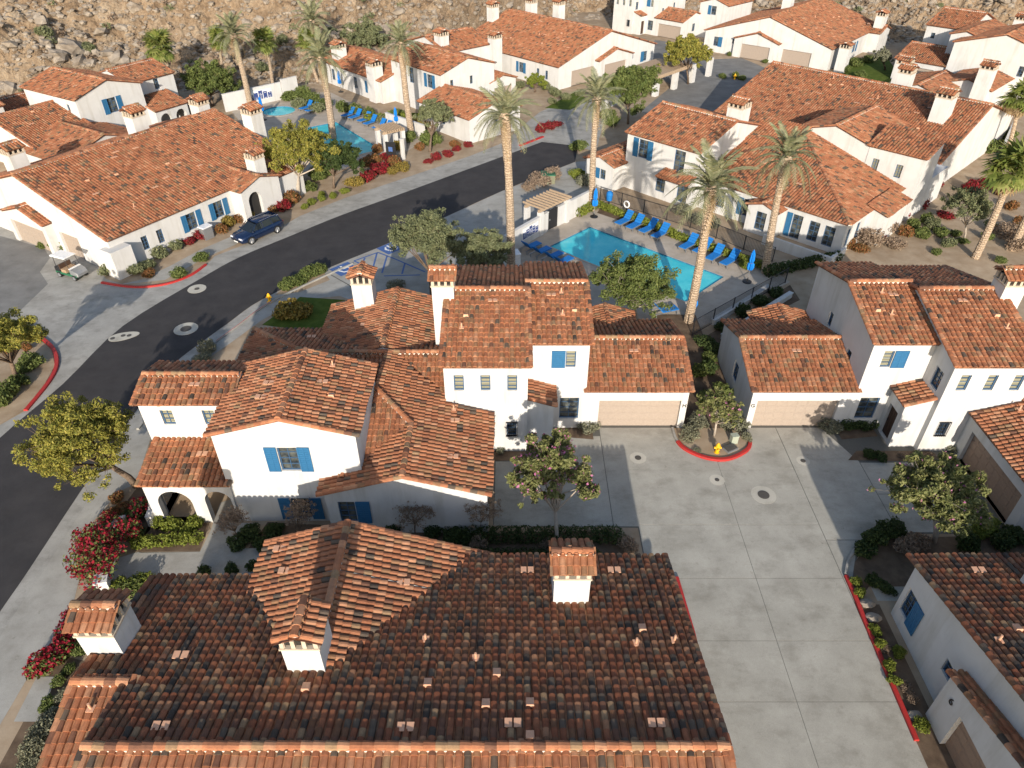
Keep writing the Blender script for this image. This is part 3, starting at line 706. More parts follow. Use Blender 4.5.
# street
RE = [(-130, 830), (-60, 703), (0, 612), (25, 576), (67, 512), (105, 455), (140, 406), (173, 366), (187, 353), (227, 324), (263, 299), (331, 267), (396, 240), (500, 192), (575, 162)]
LE = [(-220, 700), (-90, 528), (0, 438), (63, 384), (123, 326), (200, 279), (240, 257), (288, 237), (342, 215), (406, 192), (542, 142)]
re_w = smooth_line(GP(RE), 4); le_w = smooth_line(GP(LE), 4)
sheet('road', re_w + [G(578, 146)] + le_w[::-1], .012, 'asphalt')
RB = [(-80, 890), (0, 725), (27, 679), (72, 609), (79, 580), (75, 559), (84, 532), (120, 491), (136, 484), (150, 440), (180, 385), (203, 362), (232, 342), (262, 320), (300, 300), (340, 296), (398, 318), (440, 300), (470, 275), (503, 258), (536, 237), (580, 212), (600, 190), (600, 172)]
sheet('sidewalk', [G(*q) for q in RE[1:]] + [G(600, 160)] + GP(RB[::-1]), .006, 'sidewalk_concrete')
gut = sheet('gutter', ribbon(re_w[:-6], -.02, -.75), .0095, 'gutter_concrete')
for k, ps in enumerate(([(re_w[i], re_w[i]) for i in ()],)): pass
# joints across the sidewalk and a raised kerb where the street bends
kerb('kerb', ribbon(re_w[22:46], -.95, -.95)[:24], 'sidewalk_concrete', .12, .18)
kerb('red_kerb', ribbon(re_w[34:41], -.98, -.98)[:7], 'red_paint', .13, .08)
LB = [(-150, 560), (0, 425), (25, 411), (45, 386), (57, 368), (55, 350), (40, 336), (20, 326), (0, 330), (-60, 330), (-60, 230), (0, 208), (40, 205), (68, 236), (98, 266), (106, 279), (128, 286), (150, 286), (172, 282), (192, 274), (207, 264), (215, 256), (262, 238), (300, 216), (345, 198), (405, 178), (470, 156), (505, 142), (520, 128), (540, 112), (570, 98), (592, 98), (604, 120), (596, 152), (578, 146.5)]
sheet('driveway_apron', [G(*q) for q in LE] + GP(LB[::-1]), .005, 'gutter_concrete')
sheet('courtyard_pavement', GP([(-90, 330), (0, 326), (22, 309), (48, 284), (40, 272), (50, 258), (44, 248), (0, 236), (-90, 240)]), .0095, 'old_asphalt')
kerb('red_kerb', smooth_line(GP([(102, 283), (128, 287), (150, 287), (172, 283), (192, 275), (206, 265)]), 4), 'red_paint', .13, .22)
kerb('red_kerb', smooth_line(GP([(22, 327), (40, 337), (54, 350), (57, 366), (48, 384), (26, 411)]), 4), 'red_paint', .13, .26)
kerb('red_kerb', GP([(520, 146), (543, 137)]), 'red_paint', .12, .35)
sheet('sidewalk_path', GP([(118, 290 - 5), (165, 280), (205, 258), (235, 245), (262, 230), (255, 226), (228, 238), (200, 250), (170, 266), (140, 280)]), .0085, 'sidewalk_concrete')
sheet('back_road', GP([(640, 62), (700, 60), (742, 58), (770, 70), (820, 72), (800, 96), (742, 112), (668, 120), (640, 112), (672, 86)]), .005, 'old_asphalt')
sheet('back_road', GP([(640, 62), (655, 40), (690, 45), (700, 60)]), .009, 'old_asphalt')
# planting beds
def bed(pts, z=.010, mat='planting_soil'): return sheet('planting_bed', pts, z, mat)
bed(GP([(0, 425), (25, 409), (45, 384), (55, 366), (52, 350), (38, 338), (20, 328), (0, 332)]), .03, 'desert_sand')
bed([(-13.9, 21.9), (-12.9, 25.4), (-1.3, 24.6), (5.6, 24.9), (5.8, 22.2)]); bed(GP([(137, 552), (200, 551), (210, 522), (150, 522)])); bed(GP([(128, 500), (150, 470), (150, 530), (135, 545), (120, 540)]))
bed(GP([(0, 768), (0, 735), (30, 680), (75, 612), (88, 600), (140, 590), (160, 580), (100, 700), (40, 800)]), .010, 'desert_sand')
bed(GP([(60, 655), (100, 665), (95, 690), (10, 820), (-30, 820)]), .014)
sheet('path_slab', GP([(37, 677), (57, 677), (38, 722), (14, 722)]), .03, 'sidewalk_concrete')
bed([(16.35, 20.4), (16.9, 22.6), (18.6, 24.2), (26.3, 24.6), (26.3, 21.4), (17.2, 21.3)]); bed([(15.9, 11.5), (16.2, 20.3), (17.3, 20.3), (17.3, 11.5)])
bed([(19.5, 30.1), (20.3, 30.9), (24.6, 30.9), (24.6, 30.0)], .018); bed([(-3.6, 30.0), (-3.6, 30.88), (.8, 30.88), (.8, 30.1)], .018); bed([(2.5, 32.2), (2.5, 33), (4.9, 33), (4.9, 31.9)], .018); bed([(22.1, 32.2), (22.1, 33), (19.8, 33), (19.8, 31.9)], .018)
bed(GP([(262, 325), (300, 297), (345, 300), (360, 335), (300, 330)]), .012, 'lawn_green'); bed(GP([(275, 295), (290, 283), (322, 270), (330, 280), (300, 292)]), .012, 'desert_sand')
bed(GP([(597, 213), (601, 207), (770, 262), (768, 270)]), .012); bed(GP([(440, 320), (480, 250), (505, 262), (560, 300)]), .0105); bed(GP([(700, 340), (790, 285), (800, 300), (760, 320), (740, 420), (700, 400)]), .012)
bed(GP([(545, 108), (575, 92), (590, 100), (570, 110)]), .012, 'lawn_green'); bed(GP([(830, 80), (850, 60), (885, 55), (900, 75), (870, 95)]), .012, 'lawn_green')
# central drive: concrete slabs with open joints
JX = G(734, 512)[0]
drv = sheet('driveway', [(6.6, -4), (16.2, -4), (16.2, 20.3), (16.5, 21.4), (17.6, 23.6), (19.2, 24.6), (25.9, 24.6), (25.9, 33.2), (14.0, 33.2), (14.0, 32.4), (10.9, 32.4), (10.9, 33.2), (-1.0, 33.2), (-1.0, 25.2), (6.6, 25.0)], .004, 'joint_dark')
ye = [-3.9, G(780, 760)[1] - 3.6] + [G(780, q)[1] for q in (702, 641, 578.5)] + [G(780, 525)[1], G(780, 470)[1]]
xs = [6.65, JX, 16.15]; ye = sorted(set(round(q, 2) for q in ye)) + []
rj = random.Random(3)
def dslab(pts): return slab('slab', pts, -.02, .012 + rj.uniform(0, .003), 'driveway_concrete', drv)
G_ = .011
for j in range(len(ye) - 1):
    for i in range(2):
        x0, x1, y0, y1 = xs[i] + G_, xs[i + 1] - G_, ye[j] + G_, ye[j + 1] - G_
        dslab([(x0, y0), (x1, y0), (x1, y1), (x0, y1)])
yl = ye[-1]
dslab([(6.67, yl + G_), (JX - G_, yl + G_), (JX - G_, 30.05), (10.9, 30.4), (10.0, 31.3), (9.75, 32.0), (9.75, 32.98), (5.35, 32.98), (5.35, 25.1), (6.67, 25.1)])
dslab([(JX + G_, yl + G_), (16.13, yl + G_), (16.13, 32.98), (14.45, 32.98), (14.45, 31.9), (13.9, 30.8), (12.8, 30.15), (JX + G_, 29.95)])
for pts in ([(5.31, 25.1), (5.31, 32.2), (2.4, 32.2), (2.4, 28.7), (2.4, 25.1)], [(2.36, 25.1), (2.36, 30.0), (-.95, 30.0), (-.95, 25.15)], [(16.17, 24.2), (18.4, 24.2), (20.1, 25.3), (20.1, 30.0), (18.9, 32.98), (16.17, 32.98)], [(20.14, 24.7), (25.4, 24.7), (25.4, 27.4), (20.14, 27.4)], [(20.14, 27.44), (25.4, 27.44), (25.4, 29.9), (20.14, 29.9)], [(16.17, 20.4), (16.4, 21.4), (17.4, 23.4), (18.2, 24.16), (16.17, 24.16)], [(17.3, 20.5), (26, 20.5), (26, 21.3), (17.3, 21.3)]):
    dslab(pts)
# walkway behind the low house
wk = sheet('walkway', GP([(82, 588), (112, 560), (138, 552)]) + [(-14.3, 22.3)] + [(-13.4, 23.2), (-13.3, 25.3), (-14.6, 25.35), (-15.2, 23.8), (-15.7, 22.9), (-16.0, 22.55)][::-1][0:0] + [(-13.8, 22.4), (6.5, 22.2), (6.5, 20.9), (-14.5, 20.5)], .011, 'sidewalk_concrete')
sheet('walkway', [(-15.9, 22.4), (-14.0, 22.4), (-13.5, 25.3), (-14.9, 25.35), (-15.0, 23.9)], .015, 'sidewalk_concrete')
sheet('walkway', GP([(100, 578), (137, 553), (200, 552), (211, 530), (220, 503), (233, 499), (229, 520), (224, 549), (268, 548), (270, 575), (120, 590)]), .0165, 'sidewalk_concrete')
kerb('red_kerb', [(8.02, 21.8), (8.1, 20.4), (8.2, 18.8), (8.22, 15.0), (8.22, 9.0)], 'red_paint', .14, .2, 0); bed([(6.3, 9.0), (8.2, 9.0), (8.2, 18.8), (8.05, 21.5), (6.3, 21.5)], .05, 'desert_sand')
kerb('red_kerb', [(16.15, 13.9), (16.25, 19.6), (16.3, 20.4), (16.32, 21.9)], 'red_paint', .14, .2)
kerb('kerb', smooth_line([(16.32, 22.0), (16.9, 23.0), (18.2, 24.2), (19.6, 24.75)], 4), 'sidewalk_concrete', .13, .14)
ISL = smooth_line([(9.8, 32.9), (9.85, 31.9), (10.2, 31.05), (11.1, 30.35), (12.1, 30.1), (13.0, 30.35), (13.9, 31.0), (14.25, 31.8), (14.3, 32.9)], 4)
bed(ISL, .06, 'desert_sand'); bed([(10.6, 32.8), (13.9, 32.8), (13.9, 46), (10.6, 46)], .05)
kerb('red_kerb', ISL[5:-5], 'red_paint', .15, .24); kerb('kerb', ISL[:6], 'sidewalk_concrete', .14, .16); kerb('kerb', ISL[-6:], 'sidewalk_concrete', .14, .16)
# manholes in their concrete collars
def manhole(px, py, r, ri, label, z=.016):
    x, y = G(px, py); t = thing('manhole', label, 'manhole', (x, y, 0), 0, 'manholes in the road and drive')
    MB().lathe([(r, 0), (r, z + .004), (ri + .01, z + .004)], (0, 0, 0), 24).build('collar', 'patch_concrete', t)
    m = MB(); m.lathe([(ri, 0), (ri, z + .014), (.01, z + .016)], (0, 0, 0), 20)
    for i in range(5): m.box(-ri * .6, ri * .6, -ri * .6 + i * ri * .3 - .02, -ri * .6 + i * ri * .3 + .02, z + .012, z + .022)
    m.build('cover', 'cast_iron', t)
manhole(638, 458, .48, .19, 'small drain cover in front of the left garage'); manhole(717, 480, .42, .13, 'small valve cover just below the red kerbed planter')
manhole(763.5, 495, .68, .32, 'largest dark manhole on the concrete drive'); manhole(803, 461, .38, .15, 'small cover on the drive before the right garage')
manhole(186, 329, .86, .40, 'ring shaped manhole nearest the kerb on the dark street', .02); manhole(197, 289, .72, .2, 'far manhole on the dark street below the red kerb', .02)
x, y = G(121, 337); t_ = thing('manhole', 'elongated patch with two covers on the dark street', 'manhole', (x, y, 0), .4, 'manholes in the road and drive')
pm = MB(); pm.add([(1.05 * math.cos(a) * (1 + .2 * math.cos(a)), .55 * math.sin(a), z) for z in (0, .026) for a in [i * math.pi / 12 for i in range(24)]], [tuple(range(24, 48))] + [(i, (i + 1) % 24, 24 + (i + 1) % 24, 24 + i) for i in range(24)]); pm.build('collar', 'patch_concrete', t_)
for dx, dy in ((-.55, 0), (.15, .1), (.55, -.05)): MB().lathe([(.17, 0), (.17, .034), (.01, .036)], (dx, dy, 0), 12).build('cover', 'cast_iron', t_)
# accessible parking bays painted on the concrete
def paint(name, pts, mat, z=.0125): return sheet(name, pts, z, mat)
def stripe(a, b, wd, mat='blue_paint', z=.0125):
    a, b = Vector(a), Vector(b); d = (b - a).normalized(); n = Vector((-d.y, d.x)) * wd / 2
    return paint('parking_line', [tuple(a + n), tuple(b + n), tuple(b - n), tuple(a - n)], mat, z)
for c in ((344.5, 269), (391, 248)):
    cx, cy = G(*c); u = (Vector(G(c[0] + 10, c[1] - 4.2)) - Vector((cx, cy))).normalized(); vv = Vector((-u.y, u.x)); C_ = Vector((cx, cy))
    q = lambda a, b: tuple(C_ + u * a + vv * b)
    paint('parking_symbol', [q(-.95, -.85), q(.95, -.85), q(.95, .85), q(-.95, .85)], 'blue_paint', .0128)
    paint('parking_symbol', [q(-.62, .1), q(-.3, .5), q(-.22, .42), q(-.42, .05), q(-.3, -.35), q(.1, -.5), q(.42, -.3), q(.5, -.36), q(.15, -.66), q(-.4, -.5)], 'white_paint', .0162)
    paint('parking_symbol', [q(-.08, .62), q(.1, .62), q(.1, .2), q(.4, .16), q(.56, -.18), q(.44, -.24), q(.3, .02), q(-.08, .02)], 'white_paint', .0162)
for a, b in (((354, 261), (378, 252.5)), ((378, 252.5), (395, 259)), ((354, 261), (365, 266)), ((365, 258), (361, 266)), ((377, 253), (373, 268)), ((387, 256), (382, 273)), ((395, 259), (425, 272)), ((405, 263), (402, 274)), ((384, 276), (420, 275))): stripe(G(*a), G(*b), .15)
stripe(G(331, 275), G(354, 288), .10, 'joint_dark')
# rocky hillside
HX = np.array([-320, -140, -95, -62, -45, -25, -12, 0, 12, 42, 56, 66, 80, 110, 150, 320.]); HY = np.array([60, 84, 93, 103, 108, 112, 122, 140, 158, 166, 153, 137, 139, 131, 125, 110.])
def fbm(x, y, oct_, f0, seed):
    rs = np.random.default_rng(seed); v = 0; a = 1.0; f = f0
    for _ in range(oct_):
        for _ in range(3):
            th = rs.uniform(0, 6.28); ph = rs.uniform(0, 6.28); v = v + a * np.sin((x * math.cos(th) + y * math.sin(th)) * f + ph + 1.7 * np.sin((x * math.sin(th) - y * math.cos(th)) * f * .63 + ph * 2))
        a *= .52; f *= 1.95
    return v / 3
def hill_z(x, d):
    base = np.where(d < 0, d * .15, 0.55 * d - 2.2 * (1 - np.exp(-np.maximum(d, 0) / 4.0)) * .55)
    amp = np.clip(d / 6, 0, 1); gl = np.abs(fbm(x, d, 2, .16, 4)) * 3.0
    return base + amp * (fbm(x, d, 5, .22, 3) * 1.5 - gl + np.abs(fbm(x, d, 3, .8, 9)) * 1.1 - np.abs(fbm(x, d, 3, 1.7, 15)) * .55)
gx = np.concatenate([np.linspace(-320, -96, 40), np.linspace(-95, 125, 520), np.linspace(126, 320, 36)]); gd = np.concatenate([np.linspace(-4, 46, 150), np.linspace(47, 180, 50)])
XX, DD = np.meshgrid(gx, gd); Y0 = np.interp(XX, HX, HY); ZZ = hill_z(XX, DD); YY = Y0 + DD
ZZ = ZZ + RNG.normal(0, .16, ZZ.shape) * np.clip(DD / 4, 0, 1); ny, nx = XX.shape; V = np.stack([XX, YY, ZZ - .05], -1).reshape(-1, 3); ii = (np.arange(ny - 1)[:, None] * nx + np.arange(nx - 1)[None]).ravel()
me = bpy.data.meshes.new('hillside'); F4 = np.stack([ii, ii + 1, ii + nx + 1, ii + nx], 1)
me.vertices.add(len(V)); me.vertices.foreach_set('co', V.astype(np.float32).ravel()); me.loops.add(F4.size); me.loops.foreach_set('vertex_index', F4.astype(np.int32).ravel()); me.polygons.add(len(F4)); me.polygons.foreach_set('loop_start', (np.arange(len(F4)) * 4).astype(np.int32)); me.polygons.foreach_set('loop_total', np.full(len(F4), 4, np.int32)); me.polygons.foreach_set('use_smooth', np.zeros(len(F4), bool)); me.update(calc_edges=True)
hill = obj('hillside', me, 'rock_hill'); hill['kind'] = 'structure'
def rock_base(seed, n=1):
    import bmesh
    bm = bmesh.new(); bmesh.ops.create_icosphere(bm, subdivisions=n, radius=1); rr = random.Random(seed)
    for v in bm.verts: v.co *= rr.uniform(.68, 1.2); v.co.z *= .75
    me = bpy.data.meshes.new('stone'); bm.to_mesh(me); bm.free(); me.materials.append(MATS['boulder_stone']); return me
RB_ = [rock_base(i, 2 if i < 3 else 1) for i in range(7)]
rr = random.Random(12); cnt = 0
def hpoint(x, d): return float(np.interp(x, HX, HY)) + d, float(hill_z(np.array([x]), np.array([d]))[0])
tries = 0
while cnt < 190 and tries < 6000:
    tries += 1; x = rr.uniform(-92, 112); d = rr.uniform(1, 36); y, z = hpoint(x, d); px, py, dp = proj(x, y, z)
    if not (0 < px < 1024 and -5 < py < 110): continue
    dens = .9 if px < 130 or px > 800 else .35
    if rr.random() > dens: continue
    s_ = rr.uniform(.3, 1.0) ** 2.5 * 1.0 + .3; o = obj('stone', RB_[cnt % 7], None, hill); o.location = (x, y, z + .1 * s_); o.scale = (s_ * rr.uniform(.8, 1.3), s_, s_ * rr.uniform(.7, 1.1)); o.rotation_euler = (rr.uniform(-.4, .4), rr.uniform(-.4, .4), rr.uniform(0, 6.3)); cnt += 1
for px, py, s_ in ((70, 50, 2.1), (58, 58, 1.7), (80, 62, 1.4), (46, 46, 1.3), (118, 61, 1.5)):
    best = None
    for d in np.linspace(1, 40, 120):
        x = (px - 512) / FPX
        for _ in range(3):
            pass
        # walk out along the sight line until it meets the slope
        dx, dy, dz = _ray(px, py); t0 = (float(np.interp(dx * 115, HX, HY)) + d) / dy; X_ = dx * t0; zz = CAM_H + dz * t0; y_, z_ = hpoint(X_, dy * t0 - float(np.interp(X_, HX, HY)))
        if zz <= z_ : best = (X_, dy * t0, z_); break
    if best:
        o = obj('stone', RB_[1], None, hill); o.location = best; o.scale = (s_, s_ * .9, s_ * .8); o.rotation_euler = (0, .2, px)
# loose rubble over the slope
Vb = np.array([v.co[:] for v in RB_[4].vertices]); Fb = [tuple(p.vertices) for p in RB_[4].polygons]
NR = 21000; x = RNG.uniform(-95, 118, NR); d = RNG.uniform(-1.5, 42, NR); y = np.interp(x, HX, HY) + d; z = hill_z(x, d)
s_ = (RNG.uniform(.2, 1, NR) ** 3) * .55 + .12; th = RNG.uniform(0, 6.28, NR)
cx, sx = np.cos(th), np.sin(th); vx = Vb[None, :, 0] * cx[:, None] - Vb[None, :, 1] * sx[:, None]; vy = Vb[None, :, 0] * sx[:, None] + Vb[None, :, 1] * cx[:, None]
W_ = np.stack([x[:, None] + vx * s_[:, None], y[:, None] + vy * s_[:, None], z[:, None] + Vb[None, :, 2] * s_[:, None]], -1)
o = obj('rubble', np_mesh('rubble', W_.reshape(-1, 3), Fb, NR, len(Vb)), 'boulder_stone'); tag(o, 'loose broken rock scattered over the hillside', 'rubble', None, 'stuff')
# ------------------------------------------------------------------ houses
def court_house(name, label, loc, mx, indiv, extra):
    """low house with a wide gabled roof, its garage end facing the drive"""
    h = House(name, label, 'house', loc, 0, mx, None, 5, True, 'clay_tile_shaded', indiv)
    N = lambda x, y: (x, y, 6.05 - .25 * (y - 10.77)); S = lambda x, y: (x, y, 6.05 - .25 * (10.77 - y)); W = lambda x, y: (x, y, 5.43 - .25 * (13.27 - y))
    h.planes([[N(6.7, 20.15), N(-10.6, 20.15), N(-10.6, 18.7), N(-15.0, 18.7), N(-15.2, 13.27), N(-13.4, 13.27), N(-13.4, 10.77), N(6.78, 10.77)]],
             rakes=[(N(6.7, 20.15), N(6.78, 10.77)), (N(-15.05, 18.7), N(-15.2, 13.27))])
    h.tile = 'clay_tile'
    h.planes([[S(-13.4, 1.4), S(6.78, 1.4), S(6.78, 10.77), S(-13.4, 10.77)]], [(S(-13.4, 10.77), S(6.78, 10.77))], [(S(6.78, 1.4), S(6.78, 10.77)), (S(-13.4, 1.4), S(-13.4, 10.77))])
    h.planes([[W(-15.2, 5), W(-13.0, 5), W(-13.0, 13.27), W(-15.2, 13.27)]], [(W(-15.2, 13.27), W(-13.2, 13.27))], [(W(-15.2, 5), W(-15.2, 13.27))])
    E_ = lambda x, y: (x, y, 5.5 - .352 * (x + 6.98)); V_ = lambda x, y: (x, y, 5.5 - .344 * (-6.98 - x))
    h.planes([[E_(-.8, 20.45), E_(-6.98, 20.45), E_(-6.98, 13.9), E_(-6.4, 13.9), E_(-1.9, 20.12)], [V_(-10.72, 18.0), V_(-10.72, 20.45), V_(-6.98, 20.45), V_(-6.98, 13.9), V_(-7.6, 13.9)]],
             [(E_(-6.98, 20.45), E_(-6.98, 14.4))], [(E_(-.8, 20.45), E_(-6.98, 20.45)), (V_(-10.72, 20.45), V_(-6.98, 20.45))])
    main = h.vol(-10.45, 6.4, 1.7, 19.84, ('gable', 3.72, 'x', .25, (0, 0))); h.vol(-13.1, -10.5, 3.1, 18.44, ('gable', 4.07, 'x', .25, (0, 0)))
    h.vol(-14.8, -13.05, 8.14, 18.4, ('gable', 4.05, 'x', .25, (0, 0)))
    h.vol(-10.4, -3.5, 18.0, 20.0, ('gable', 4.4, 'y', .34, (0, 0)))
    main.win('E', 19.2, 1.55, .72, 1.5, 2, 4); main.shutter('E', 18.5, 1.5, .68, 1.6)
    main.win('E', 15.85, 1.9, .6, .75, 2, 2)
    pop = h.gable(6.5, 7.0, 6.3, 15.0, 2.95, 'x', .31, oh=.1, og=.12, ends=(0, 1))
    pop.garage('E', 8.2, 13.8, 2.13, 'garage_paint_shaded'); pop.text('E', 14.4, 2.1, '6', .5)
    h.chimney(-14.75, 15.2, 3.6, 6.25, 1.35, 1.35, 'x'); h.chimney(-7.22, 14.4, 4.4, 6.72, 1.3, 1.35, 'y'); h.chimney(2.33, 17.8, 3.4, 6.0, 1.4, 1.3, 'x')
    for x, y, k in ((-3.41, 11.43, 'p'), (.03, 11.58, 'p'), (4.66, 11.58, 'p'), (-2.9, 13.18, 'h'), (-.53, 13.62, 'h'), (-.87, 12.32, 'h'), (.6, 12.36, 'h'), (.57, 11.1, 'h'), (4.93, 15.76, 'h'), (6.02, 15.15, 'v'), (4.58, 15.01, 'v'), (-3.2, 15.2, 'v'), (-1.3, 14.3, 'v'), (-7.04, 13.0, 'h'), (-11.94, 14.43, 'p'), (-11.28, 11.47, 'p'), (.64, 19.1, 'p'), (4.32, 19.1, 'p')):
        p = N(x, y); h.vents([(k, *p)])
    p = W(-14.2, 12.4); h.vents([('v', *p)])
    for x, y in ((-9.3, 18.5), (-4.4, 18.0), (-9.9, 19.8)):
        p = E_(x, y) if x > -7 else V_(x, y); h.vents([('p', *p)])
    return h.finish()
court_house('court_house', 'low tile roofed house across the bottom with three white chimneys', (0, 0, 0), 1, 300, True)
court_house('court_house', 'white house at the bottom right corner with blue shutter and garage end', (24.05, 0, 0), -1, 200, False)

def tower_house(name, label, loc, ang, mx, detail=5, pans=True, near=True, num='H', glass='glass', rear=True):
    """two storey stair tower with a low garage wing"""
    h = House(name, label, 'house', loc, ang, mx, None, detail, pans, 'clay_tile', 0, glass)
    a = h.gable(-3.7, 0.86, 30.9, 41.7, 6.25, 'x', .275); b = h.gable(.8, 4.37, 33, 42.1, 6.3, 'x', .265, ends=(0, 1)); c = h.gable(4.3, 10.45, 33, 40.3, 2.96, 'x', .305, ends=(0, 1))
    for i, x in enumerate((-2.9, -1.45, .02)): a.win('S', x, 5.05, .55, 1.05, 1, 4, glass='glass_blind')
    a.win('S', -.02, 1.75, .55, 1.0, 2, 4, grille=True)
    b.win('S', 3.35, 5.15, .58, 1.12, 1, 4, 'L', glass='glass_blind', sw=.78); b.win('S', 3.42, 1.55, 1.15, 1.6, 2, 4)
    a.win('E', 31.9, 4.6, .8, 1.25, 2, 4, sw=.5)
    b.win('E', 35.2, 3.6, .6, 1.3, 1, 3); b.win('E', 38.6, 4.3, .55, 1.0, 1, 2)
    e = h.shed(.86, 2.35, 31.3, 33.0, 3.15, 3.62, 'E', oh=.18, og=.1); e.door('E', 32.15, 1.0, 2.2)
    c.garage('S', 5.2, 10.08); c.text('S', 10.3 if mx > 0 else 10.3, 1.75, num, .36)
    c.win('E', 36.5, 1.7, .9, 1.3, 2, 3)
    h.chimney(-3.95, 36.0, 0, 8.45, 1.25, 1.2, 'x')
    if rear:
        h.gable(4.6, 8.2, 37.5, 42.0, 2.6, 'y', .31, hip=(0, 0))
    for v, n in ((a, 4), (b, 4)):
        pass
    zs = lambda y, y0, ze, tp: ze + .06 + (y - y0) * tp
    L = [('p', -1.1, 35.3, zs(35.3, 30.9, 6.25, .275)), ('h', -2.6, 34.2, zs(34.2, 30.9, 6.25, .275)), ('v', -2.8, 33.3, zs(33.3, 30.9, 6.25, .275)),
         ('p', 2.3, 36.4, zs(36.4, 33, 6.3, .265)), ('v', 2.9, 36.6, zs(36.6, 33, 6.3, .265)), ('h', 3.6, 35.2, zs(35.2, 33, 6.3, .265)), ('v', 2.9, 34.9, zs(34.9, 33, 6.3, .265)), ('p', 7.4, 35.6, zs(35.6, 33, 2.96, .305))]
    h.vents(L)
    return h
tower_house('tower_house', 'white two storey house in the centre with one garage left of the planter', (0, 0, 0), 0, 1, num='H').finish()
tower_house('tower_house', 'white two storey house right of the planter with three small upper windows', (24.7, 0, 0), 0, -1, num='G').finish()

def gable_front(h):
    """low wing with its gable to the drive, hipped into a rear roof"""
    E_ = lambda x, y: (x, y, 3.0 + .29 * (-1.03 - x)); W_ = lambda x, y: (x, y, 3.0 + .29 * (x + 9.57)); S_ = lambda x, y: (x, y, 4.67 - .29 * (34.3 - y)); T_ = lambda x, y: (x, y, 4.239 + .28 * (y - 28.4))
    h.planes([[E_(-1.03, 24.45), E_(-1.03, 30.85), E_(-3.68, 30.85), E_(-3.68, 31.3), E_(-6.8, 34.3), E_(-7.45, 34.3), E_(-7.45, 30.7), E_(-5.3, 28.4), E_(-5.3, 24.45)]],
             [(E_(-5.3, 24.45), E_(-5.3, 28.4)), (E_(-5.3, 28.4), E_(-7.45, 30.7))], [(E_(-1.03, 24.45), E_(-5.3, 24.45))])
    h.planes([[W_(-5.3, 28.4), W_(-5.3, 24.45), W_(-9.57, 24.45), W_(-9.57, 28.4)]], (), [(W_(-9.57, 24.45), W_(-5.3, 24.45))])
    h.planes([[T_(-8.6, 25.0), T_(-5.3, 28.4), T_(-7.45, 30.6), T_(-8.6, 30.6)]])
    h.planes([[S_(-6.8, 34.3), S_(-3.6, 31.3), S_(-3.6, 34.3)]], [(S_(-6.9, 34.3), S_(-3.65, 34.3))])
    v = h.vol(-9.3, -1.25, 24.7, 33.5, ('gable', 3.0, 'y', .29, (0, 0)))
    z = E_(-3, 26.5); h.vents([('p', *z)]); z = E_(-3.1, 29.3); h.vents([('p', *z)]); z = E_(-3.2, 30.2); h.vents([('v', *z)])
    return v
h = House('courtyard_house', 'white two storey house with arched porch and blue shutters left of centre', 'house', indiv=0)
b1 = h.gable(-14.4, -7.5, 25.5, 31.0, 6.05, 'y', .272, og=.1)
b1.win('S', -10.95, 4.45, .95, 1.55, 2, 4, 'LR', sw=.6); b1.win('S', -10.95, .95, .95, 1.5, 2, 4, 'LR', sw=.6)
b2 = h.gable(-19.05, -14.2, 28.1, 31.3, 5.95, 'x', .29, ends=(1, 0)); b2.win('S', -17.75, 4.95, .62, .95, 2, 3, glass='glass_blind'); b2.win('S', -15.6, 4.95, .62, .95, 2, 3, glass='glass_blind')
po = h.shed(-18.7, -14.3, 25.4, 28.1, 2.85, 3.45, 'S', og=.1, oh=.2)
po.arch('S', -17.35, 1.75, 2.3); po.arch('S', -15.1, 1.35, 2.3); po.arch('W', 26.8, 1.5, 2.2)
b2.door('S', -15.2, 1.0, 2.1); b2.win('S', -17.4, 1.4, 1.0, 1.3, 2, 3)
c = gable_front(h); c.win('S', -8.32, 1.55, .85, 1.5, 2, 4); c.shutter('S', -7.5, 1.55, .7, 1.56)
S2 = lambda x, y: (x, y, 4.67 - .29 * (34.3 - y)); N2 = lambda x, y: (x, y, 4.67 - .29 * (y - 34.3)); W2 = lambda x, y: (x, y, 4.67 + .29 * (x + 12.2))
h.planes([[N2(-3.6, 38.8), N2(-16.7, 38.8), N2(-12.2, 34.3), N2(-3.6, 34.3)], [S2(-12.2, 34.3), S2(-14.6, 31.9), S2(-7.45, 31.9), S2(-7.45, 34.3)], [W2(-16.7, 38.8), W2(-16.7, 30.4), W2(-14.5, 30.4), W2(-14.5, 32.0), W2(-12.2, 34.3)]],
         [(N2(-12.2, 34.3), N2(-6.9, 34.3)), (W2(-16.7, 38.8), W2(-12.2, 34.3))])
h.vol(-16.4, -3.8, 30.6, 38.5, ('flat', 3.35))
rear = h.gable(-11.9, -3.3, 34.6, 41.2, 3.62, 'y', .29, ends=(0, 1))
h.chimney(-9.6, 40.4, 0, 6.1, 1.3, 1.2, 'y')
for k, x, y, sl in (('p', -12.3, 28.6, 1), ('p', -9.6, 28.7, 1), ('v', -9.4, 30.2, 1), ('h', -9.0, 27.8, 1), ('p', -12.4, 27.5, 1)):
    h.vents([(k, x, y, 6.11 + .272 * min(x + 14.4, -7.5 - x))])
h.vents([('p', -16.3, 29.0, 6.27), ('p', -16.0, 27.0, 3.3), ('p', -12.5, 37, 3.9), ('p', -9.2, 37.6, 4.4), ('p', -6.5, 38, 4.5)])
h.finish()
h = House('garage_house', 'low house at the right edge with a shaded garage door facing the drive', 'house', (24.7, 0, 0), 0, -1)
c = gable_front(h); c.garage('E', 25.3, 30.2, 2.13, 'garage_paint_shaded'); h.finish()

